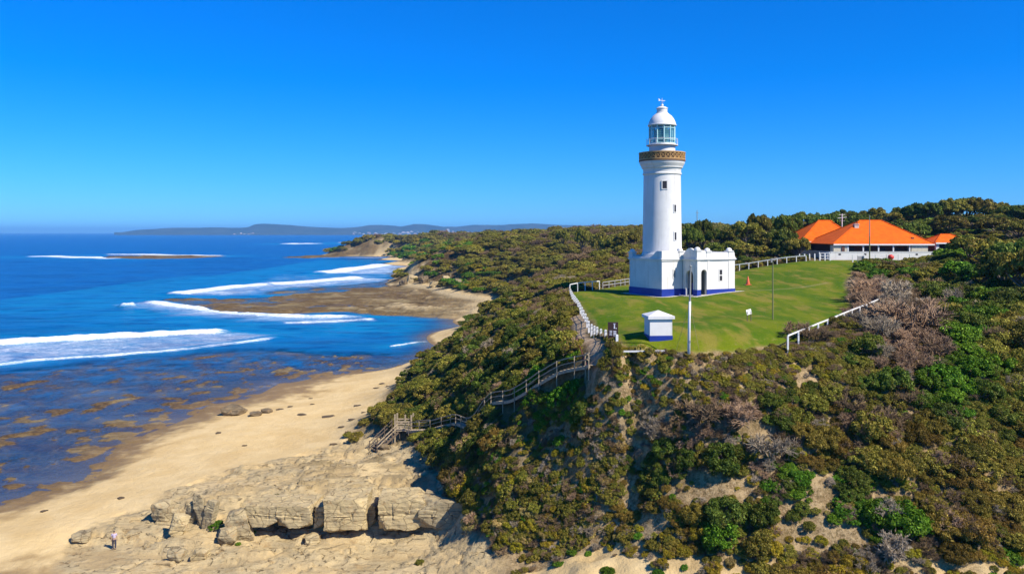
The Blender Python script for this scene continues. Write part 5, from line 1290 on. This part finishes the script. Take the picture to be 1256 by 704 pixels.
def rock(name, label, loc, dim, mat, rz=0, seed=0, ledge=False, rough=.05, tilt=(0, 0), cuts=20, cat='rock', strata=.05, group=None):
    """a block cut by planes: bedding-plane top, cracked faces, chipped corners"""
    g = np.random.default_rng(seed + 900); n = 10 if ledge else 16
    N = g.normal(size=(n, 3)); N /= np.linalg.norm(N, axis=1)[:, None]; h = g.uniform(1.22, 1.5, n) if ledge else g.uniform(.92, 1.25, n)
    N = np.r_[N, np.eye(3), -np.eye(3)]; h = np.r_[h, np.ones(6) * (1 if ledge else .98)]
    bm = bmesh.new(); bmesh.ops.create_cube(bm, size=2); bmesh.ops.subdivide_edges(bm, edges=bm.edges[:], cuts=cuts, use_grid_fill=True)
    sv = Vector((seed * 7.13, seed * 3.7, seed * 1.9)); md_ = min(dim)
    for v in bm.verts:
        u = np.array(v.co) if ledge else np.array(v.co.normalized()); dn = N @ u
        k = np.min(np.where(dn > 1e-3, h / np.maximum(dn, 1e-3), 9)); u = u * (min(1.0, k) if ledge else k)
        q = Vector((u[0] * dim[0] / 2, u[1] * dim[1] / 2, u[2] * dim[2] / 2)); nrm = Vector((u[0] / dim[0], u[1] / dim[1], u[2] / dim[2])).normalized()
        d = (mn.fractal(q * .9 + sv, 1.0, 2.1, 5) + (abs(mn.noise(q * 2.4 + sv)) - .3) * .8) * rough * md_ * 1.5
        lz_ = (q.z + .16 * mn.noise(q * .4 + sv)) / (.17 + .04 * (seed % 3)); li = math.floor(lz_); lf = lz_ - li; sd = 1 - abs(nrm.z)
        d += (((math.sin(li * 12.9898 + seed) * 43758.5453) % 1.0 - .5) * strata * 3.0 - strata * 1.6 * (lf < .17)) * sd
        cx_ = q.x + .25 * mn.noise(q * .6 + sv); cw = 1.1 + .3 * (seed % 4)
        if ledge and abs((cx_ / cw) % 1.0 - .5) < .035: d -= .16 * sd
        v.co = q + nrm * d
    me = bpy.data.meshes.new(name); bm.to_mesh(me); bm.free(); me.materials.append(mat); me.polygons.foreach_set('use_smooth', [True] * len(me.polygons))
    o = bpy.data.objects.new(name, me); link(o); o.location = loc; o.rotation_euler = (tilt[0], tilt[1], rz); md = o.modifiers.new('es', 'EDGE_SPLIT'); md.split_angle = R(30)
    tag(o, label, cat, group); return o
LEDGE = [  # px0, px1, py top, py bottom, Y front, depth, label
    (305, 343, 623, 651, 76.6, 3.2, 'pale left end block of the undercut sandstone ledge', MR_tan),
    (343, 383, 624, 652, 76.4, 3.4, 'second block of the undercut sandstone ledge, split from the left end by a crack', MR_tan),
    (386, 398, 624, 652, 77.2, 2.6, 'narrow reddish block wedged in the middle of the sandstone ledge', MR_tan),
    (398, 448, 616, 657, 76.2, 3.6, 'bulky rounded block jutting from the middle of the sandstone ledge', MR_tan),
    (449, 461, 622, 650, 78.0, 2.0, 'small broken block in the dark gap of the sandstone ledge', MR_grey),
    (464, 518, 616, 656, 76.2, 3.4, 'square block right of the dark gap in the sandstone ledge', MR_tan),
    (517, 572, 619, 654, 75.8, 3.4, 'long grey right end block of the sandstone ledge beside the shrubs', MR_grey),
]
for i, (a, b, t0, t1, Yf, dp, lb, mt) in enumerate(LEDGE):
    Yf -= 1.0; x0, _, zt = at(a, t0, Y=Yf); x1, _, zb = at(b, t1, Y=Yf)
    zt += .20; zb += .50
    rock('sandstone_block', lb, ((x0 + x1) / 2, Yf + dp / 2, (zt + zb) / 2), (x1 - x0 + .12, dp + 1.2, zt - zb + .1), mt, R(random.uniform(-5, 5)), i + 1, True, .035, cat='rock ledge', strata=.045, cuts=26, tilt=(R(-4), 0))
BOULD = [  # px, py of the centre of the base, width px, height px, depth factor, material, box, tilt, label
    (198, 640, 24, 22, .9, MR_grey, 2.6, 0, 'rounded dark boulder at the upper left of the rock tumble'),
    (211, 641, 14, 12, 1, MR_grey, 2.4, 0, 'small boulder touching the rounded dark boulder'),
    (217, 657, 20, 22, .8, MR_tan, 3, .3, 'leaning pale boulder with a hard shadow left of the upright rocks'),
    (234, 642, 14, 26, .8, MR_grey, 3, .2, 'first of the upright split rocks at the left end of the ledge'),
    (246, 646, 14, 36, .8, MR_grey, 3.4, -.25, 'tallest of the upright split rocks at the left end of the ledge'),
    (257, 650, 13, 30, .8, MR_grey, 3, .15, 'right hand one of the upright split rocks beside the green tuft'),
    (292, 663, 27, 34, .7, MR_grey, 4, -.28, 'big slanting grey slab leaning under the ledge'),
    (276, 668, 22, 16, .9, MR_grey, 2.6, 0, 'low boulder at the foot of the slanting slab'),
    (213, 688, 20, 11, 1.1, MR_grey, 3, .1, 'flat grey stone lying alone on the sand below the tumble'),
    (243, 687, 18, 10, 1, MR_tan, 3, 0, 'pale flat stone beside the crack at the bottom of the shelf'),
    (382, 668, 20, 10, 1, MR_tan, 2.6, 0, 'small tan stone on the sand in the shade of the ledge'),
    (284, 510, 25, 8, 1.0, MR_dark, 2.6, 0, 'large low boulder alone on the open sand'),
    (312, 511, 15, 4, 1.0, MR_dark, 2.6, 0, 'left one of the two flat stones on the open sand'),
    (326, 507, 13, 4, 1.0, MR_dark, 2.6, 0, 'right one of the two flat stones on the open sand'),
    (95, 668, 22, 10, 1, MR_grey, 3, 0, 'low grey outcrop at the left tip of the rock shelf'),
    (470, 552, 12, 6, 1, MR_dark, 2.6, 0, 'small dark stone on the sand below the timber landing'),
    (505, 347, 12, 8, .9, MR_tan, 3, .2, 'tan cliff rock at the seaward tip of the far headland foot'),
    (494, 350, 9, 6, 1, MR_dark, 2.6, 0, 'outermost dark rock at the foot of the far headland'),
    (519, 348, 11, 8, .9, MR_dark, 3, -.2, 'dark block beside the tan cliff rock of the far headland'),
    (532, 353, 10, 7, 1, MR_tan, 3, .1, 'tan boulder below the dark cliff of the far headland'),
    (547, 346, 9, 6, 1, MR_tan, 2.8, 0, 'higher tan boulder on the far headland slope'),
    (562, 349, 8, 5, 1, MR_tan, 2.8, .1, 'right hand tan boulder on the far headland slope'),
]
for i, (px, py, w_, h_, df, mt, bx, tl, lb) in enumerate(BOULD):
    x, y, z = ray_ground(px, py); s = y / F
    rock('boulder', lb, (x, y + w_ * s * df * .4, z + h_ * s * .42), (w_ * s, w_ * s * df, h_ * s * 1.25), mt, R(random.uniform(-25, 25)), 20 + i, False, .05, (random.uniform(-.1, .1), tl), 18, 'rock', .03)

WEED = plain('dried_seaweed', (.085, .055, .022), .95, var=.3, scale=8)
for i, (px, py, w_) in enumerate([(343, 502, 7), (356, 499, 6), (370, 509, 9), (381, 489, 4), (383, 496, 4), (403, 511, 12), (148, 611, 7), (54, 627, 7), (469, 471, 6), (476, 474, 5), (462, 476, 6), (439, 498, 7), (446, 506, 5), (432, 515, 8), (420, 524, 7), (409, 545, 7), (268, 531, 7), (300, 547, 5)]):
    x, y, z = ray_ground(px, py); s = y / F
    rock('seaweed_clump', 'small flat clump of dried brown seaweed on the open sand', (x, y, z + .02), (w_ * s, w_ * s * 1.3, .16), WEED, random.uniform(0, 3), 70 + i, False, .12, (0, 0), 8, 'seaweed', .0, 'seaweed clumps on the beach')
# ------------------------------------------------------------------ a few plants that stand alone
for px, py, rr, k, lb in [(266, 648, .75, 'green', 'bright green tuft growing between the upright split rocks'), (685, 694, .50, 'green', 'round bright green shrub on the pale ground at the bottom edge'), (745, 704, .55, 'green', 'second round green shrub at the bottom edge, right of the first'),
                          (722, 680, .32, 'green', 'tiny green shrub on pale ground above the bottom edge'), (515, 692, .42, 'olive', 'olive tussock on the sand below the right end of the ledge'), (312, 653, .22, 'green', 'tiny green tuft under the left end block of the ledge'), (292, 668, .3, 'green', 'yellowish green tuft at the foot of the slanting slab'),
                          (340, 611, .35, 'dark', 'dark low tuft on the rock shelf above the ledge'), (438, 541, 1.1, 'rust', 'brown green bush on the sand left of the timber landing'), (428, 536, .8, 'olive', 'olive bush on the sand beside the brown green bush'),
                          (875, 700, .7, 'yellow', 'yellow green shrub at the bottom edge on the pale sand'), (1085, 640, 1.5, 'green', 'broad bright green mat shrub low on the right slope'), (803, 535, 1.4, 'grey', 'pale grey dead shrub standing out below the flagpole')]:
    x, y, z = ray_ground(px, py)
    c = (x, y, z, rr, px, py, k); o = put_shrub(c, lb, ' '); del o['group']
def big_twig(px, py, r, k, lb, hh=.9, Y=None):
    x, y, z = ray_ground(px, py) if Y is None else ((px - 628) / F * Y, Y, H((px - 628) / F * Y, Y))
    o = bpy.data.objects.new('bare_shrub', random.choice(TWIG[k])); link(o); o.location = (x, y, z - .1); o.scale = (r, r, r * hh); o.rotation_euler = (0, 0, random.uniform(0, 6)); tag(o, lb, 'bare shrub')
big_twig(1112, 455, 4.4, 'pink', 'largest pinkish grey leafless shrub, right of the broken white fence', .85, 76)
big_twig(1082, 452, 2.8, 'grey', 'pale grey leafless shrub with forked trunks at the foot of the largest one', .9, 73)
big_twig(1066, 372, 3.6, 'pink', 'round pinkish leafless shrub at the right end of the lawn', .95, 99)
big_twig(1100, 395, 3.2, 'grey', 'grey leafless shrub tangled over the broken white fence', .9, 92)
big_twig(980, 425, 2.0, 'brown', 'brown leafless shrub at the near end of the broken white fence', .8, 73)
big_twig(1003, 420, 1.9, 'brown', 'brown leafless shrub leaning on the rail of the fence right of the lawn', .85)
big_twig(1082, 378, 2.2, 'grey', 'grey leafless shrub hiding the far posts of the fence right of the lawn', .9, 84)
big_twig(860, 525, 3.0, 'brown', 'wide brown leafless shrub on the upper slope under the flagpole', .8)
big_twig(905, 525, 2.6, 'pink', 'pinkish leafless shrub beside the wide brown one under the flagpole', .8)
big_twig(945, 560, 2.4, 'grey', 'grey leafless shrub above the green bushes mid slope', .9)

# ------------------------------------------------------------------ trees one can tell apart
def tree(px, Y, crown_px_top, r, k, label, group=None, sz=None):
    x = (px - 628) / F * Y; z = H(x, Y); top = CH - (crown_px_top - 285) / F * Y; hgt = max(2.0, top - z)
    me, st = random.choice(TREE[k]); o = empty('tree', (x, Y, z - .2)); s = r
    o.scale = (s, s, hgt / 1.12); o.rotation_euler = (random.uniform(-.04, .04), random.uniform(-.04, .04), random.uniform(0, 6.28))
    link(bpy.data.objects.new('crown', me), o); link(bpy.data.objects.new('trunk', st), o)
    tag(o, label, 'tree', group); return o
rt = random.Random(3)
for i, (px, top, Y) in enumerate([(846, 272, 205), (862, 268, 210), (880, 272, 205), (897, 271, 200), (915, 266, 200), (932, 261, 205), (948, 257, 210), (966, 262, 196), (958, 279, 178), (940, 283, 180), (970, 288, 172), (905, 288, 190), (922, 297, 178), (880, 296, 190), (955, 298, 172)]):
    tree(px, Y, top, rt.uniform(3.2, 4.6), rt.choice(['olive', 'olive', 'dark']), 'bushy olive tree in the belt behind the lawn between lighthouse and cottage', 'trees between the lighthouse and the cottage')
for i, (px, top, Y) in enumerate([(985, 257, 235), (1003, 254, 240), (1020, 257, 236), (1038, 255, 238), (1055, 257, 232), (1072, 254, 240), (1090, 256, 236), (1106, 253, 238), (1120, 251, 236), (1060, 264, 210), (1098, 266, 200), (1120, 272, 196), (1012, 264, 215)]):
    tree(px, Y, top, rt.uniform(3.5, 5.2), rt.choice(['olive', 'dark', 'dark']), 'dark tree on the skyline behind the orange roofs', 'skyline trees behind the orange roofs')
for i, (px, top, Y) in enumerate([(1135, 247, 235), (1152, 245, 240), (1170, 243, 236), (1186, 241, 242), (1203, 242, 238), (1220, 244, 234), (1236, 247, 230), (1252, 250, 226), (1268, 250, 230), (1140, 262, 205), (1165, 262, 200), (1195, 258, 205), (1225, 262, 195), (1250, 266, 180)]):
    tree(px, Y, top, rt.uniform(4, 5.6), rt.choice(['olive', 'olive', 'dark']), 'olive tree on the wooded hill at the upper right', 'trees on the wooded hill at the right')
for i, (px, top, Y, r) in enumerate([(1168, 300, 140, 3.4), (1190, 288, 132, 3.8), (1215, 280, 124, 4.2), (1245, 276, 112, 4.4), (1180, 318, 112, 3.2), (1205, 312, 104, 3.4), (1235, 306, 98, 3.6), (1262, 300, 92, 3.8), (1150, 326, 118, 2.8), (1220, 345, 88, 3.0), (1250, 350, 84, 3.2), (1190, 352, 92, 2.8), (1160, 350, 98, 2.6)]):
    tree(px, Y, top, r, rt.choice(['olive', 'olive', 'dark', 'green']), 'dense bushy tree in the thicket at the right edge below the wooded hill', 'trees in the thicket at the right edge')
tree(1168, 150, 300, 2.6, 'dark', 'dark tree hiding the right end of the outbuilding roof'); tree(978, 168, 290, 3.0, 'olive', 'rounded olive tree covering the left corner of the cottage roof')
for i, (px, top, Y) in enumerate([(752, 283, 300), (735, 280, 330), (715, 279, 360), (770, 282, 290), (690, 281, 400)]):
    tree(px, Y, top, rt.uniform(4, 6), 'olive', 'scrubby tree on the far ridge left of the lighthouse', 'trees on the ridge left of the lighthouse')

# ------------------------------------------------------------------ the walking person on the rocks
def person(loc, rz):
    x0, y0, z0_ = loc
    r = empty('person', loc, rz); tag(r, 'person in a pale lilac top and dark trousers standing on the rocks by the beach', 'person')
    def skin(name, V, E, rad, mat, lv=1, par=r, root=0):
        me = bpy.data.meshes.new(name); me.from_pydata(V, E, []); o = bpy.data.objects.new(name, me); link(o, par)
        md = o.modifiers.new('s', 'SKIN'); md.use_smooth_shade = True
        for i, q_ in enumerate(rad): me.skin_vertices[0].data[i].radius = q_ if isinstance(q_, tuple) else (q_, q_); me.skin_vertices[0].data[i].use_root = (i == root)
        s_ = o.modifiers.new('d', 'SUBSURF'); s_.levels = lv; s_.render_levels = lv
        me.materials.append(mat); return o
    sk = plain('skin', (.42, .25, .17), .6); top = plain('lilac_cloth', (.50, .42, .52), .8); tro = plain('dark_trousers', (.030, .028, .05), .85); hair = plain('dark_hair', (.045, .03, .02), .7); shoe = plain('shoe', (.09, .07, .06), .8)
    V = [(0, 0, .95), (0, 0, 1.12), (0, .01, 1.30), (0, .01, 1.42), (0, 0, 1.50), (0, -.015, 1.57), (0, -.02, 1.65), (0, -.01, 1.71),
         (.09, 0, .90), (.10, -.02, .50), (.10, .02, .09), (.10, -.12, .04), (-.09, 0, .90), (-.11, .03, .50), (-.12, .09, .09), (-.12, -.04, .04),
         (.16, 0, 1.40), (.24, .01, 1.13), (.25, -.05, .90), (.25, -.07, .83), (-.16, 0, 1.40), (-.24, .02, 1.13), (-.24, -.04, .90), (-.24, -.06, .83)]
    E = [(0, 1), (1, 2), (2, 3), (3, 4), (4, 5), (5, 6), (6, 7), (0, 8), (8, 9), (9, 10), (10, 11), (0, 12), (12, 13), (13, 14), (14, 15), (3, 16), (16, 17), (17, 18), (18, 19), (3, 20), (20, 21), (21, 22), (22, 23)]
    Rd = [(.13, .10), (.12, .09), (.145, .10), (.11, .08), .05, .075, .09, .05, .085, .055, .04, .03, .085, .055, .04, .03, .055, .04, .03, .035, .055, .04, .03, .035]
    for sd in (19, 23):
        hx_, hy_, hz__ = V[sd]
        sgn = 1 if sd == 19 else -1
        for k in range(4):
            a = len(V); dx = (k - 1.5) * .018
            V += [(hx_ + dx * .4, hy_ + dx, hz__ - .05), (hx_ + dx * .5 - sgn * .008, hy_ + dx - .008, hz__ - .085 + .006 * abs(k - 1.4)), (hx_ + dx * .5 - sgn * .02, hy_ + dx - .012, hz__ - .115 + .01 * abs(k - 1.4))]; E += [(sd, a), (a, a + 1), (a + 1, a + 2)]; Rd += [.010, .009, .008]
        a = len(V); V += [(hx_ - sgn * .015, hy_ - .035, hz__ - .03), (hx_ - sgn * .02, hy_ - .05, hz__ - .07)]; E += [(sd, a), (a, a + 1)]; Rd += [.011, .009]
    b = skin('body', V, E, Rd, sk)
    skin('shirt', [(0, 0, 1.0), (0, .01, 1.15), (0, .01, 1.31), (0, .005, 1.43), (.165, 0, 1.405), (.225, .01, 1.2), (-.165, 0, 1.405), (-.225, .015, 1.2)], [(0, 1), (1, 2), (2, 3), (3, 4), (4, 5), (3, 6), (6, 7)], [(.17, .125), (.155, .115), (.175, .125), (.12, .095), .075, .06, .075, .06], top)
    skin('trousers', [(0, 0, 1.0), (.09, 0, .88), (.10, -.02, .5), (.10, .02, .13), (-.09, 0, .88), (-.11, .03, .5), (-.12, .09, .13)], [(0, 1), (1, 2), (2, 3), (0, 4), (4, 5), (5, 6)], [(.155, .12), .105, .078, .06, .105, .078, .06], tro)
    skin('hair', [(0, .012, 1.70), (0, .03, 1.63), (0, .03, 1.57)], [(0, 1), (1, 2)], [.075, .085, .05], hair)
    for V_ in ([(.10, .05, .045), (.10, -.14, .035)], [(-.12, .12, .045), (-.12, -.07, .035)]): skin('shoe', V_, [(0, 1)], [.05, .042], shoe)
    m = MB()
    for sx in (-.032, .032): m.lathe([(.004, 1.655), (.011, 1.66), (.004, 1.665)], (sx, -.105), 6)
    m.prism([(-.014, 1.61), (.014, 1.61), (0, 1.65)], (0, -.10, 0), (1, 0, 0), (0, 0, 1), (0, -.025, 0)); m.build('face_features', hair, b)
    return r
px_, py_, pz_ = ray_ground(140, 674)
person((px_, py_, pz_), R(200))

# ------------------------------------------------------------------ the town on the far shore
M_tw = [plain('pale_render', (.72, .66, .62), .8), plain('pinkish_render', (.62, .47, .42), .8), plain('grey_render', (.48, .48, .50), .8)]
M_twin = plain('far_windows', (.10, .12, .15), .4)
towns = random.Random(8)
def far_ground(px, Y):
    cr = (285 - float(hill_z(px))) * 9.4 + 29
    return cr * float(np.interp(Y, hy, prof)) * .9
def far_block(px, wpx, hpx, label, group=None, cat='building', mt=None, Y=None):
    Y = Y or towns.uniform(8500, 8900); x = (px - 628) / F * Y; w_ = wpx * 1.15 * Y / F; h_ = hpx * 1.3 * Y / F; z = max(2, far_ground(px, Y) - 6)
    o = empty('far_building', (x, Y, z)); tag(o, label, cat, group)
    m = MB(); m.span((-w_ / 2, 0, -8), (w_ / 2, w_ * .8, h_)); m.span((-w_ / 2 - .6, -.6, h_), (w_ / 2 + .6, w_ * .8 + .6, h_ + 1.2)); m.span((-w_ / 6, w_ * .2, h_ + 1.2), (w_ / 6, w_ * .5, h_ + 4)); m.build('block', mt or towns.choice(M_tw), o)
    m = MB(); n = max(1, int(h_ / 6))
    for k in range(n): m.span((-w_ / 2 + 1.5, -.5, 3 + k * 6), (w_ / 2 - 1.5, -.05, 5.2 + k * 6))
    m.build('window_bands', M_twin, o); return o
far_block(549.5, 2.6, 5.2, 'tallest pale tower block on the far shore', mt=M_tw[0], Y=8600)
far_block(541, 1.8, 3.0, 'pale tower just left of the tallest block on the far shore', mt=M_tw[0], Y=8620)
far_block(555.5, 1.8, 3.2, 'pale tower just right of the tallest block on the far shore', mt=M_tw[1], Y=8620)
far_block(537, 2.4, 2.4, 'broad pale block at the left of the far tower cluster', mt=M_tw[0], Y=8640)
for i in range(22):
    far_block(towns.uniform(508, 580), towns.uniform(1.4, 2.8), towns.uniform(1.0, 2.2), 'pale mid-rise building in the distant town right of the bay', 'mid-rise buildings of the distant town')
for i in range(30):
    far_block(towns.uniform(432, 512), towns.uniform(1.4, 3.6), towns.uniform(.7, 1.5), 'low pale house block along the distant shore of the bay', 'low house blocks along the distant shore')
for i in range(10):
    far_block(towns.uniform(578, 640), towns.uniform(1.6, 3.0), towns.uniform(.7, 1.3), 'low pale building at the right end of the distant town', 'low buildings at the right end of the town')
for i in range(8):
    far_block(towns.uniform(285, 312), towns.uniform(1.5, 2.6), towns.uniform(.6, 1.1), 'low pale building on the left shoulder of the distant hills', 'low buildings on the left shoulder of the hills')
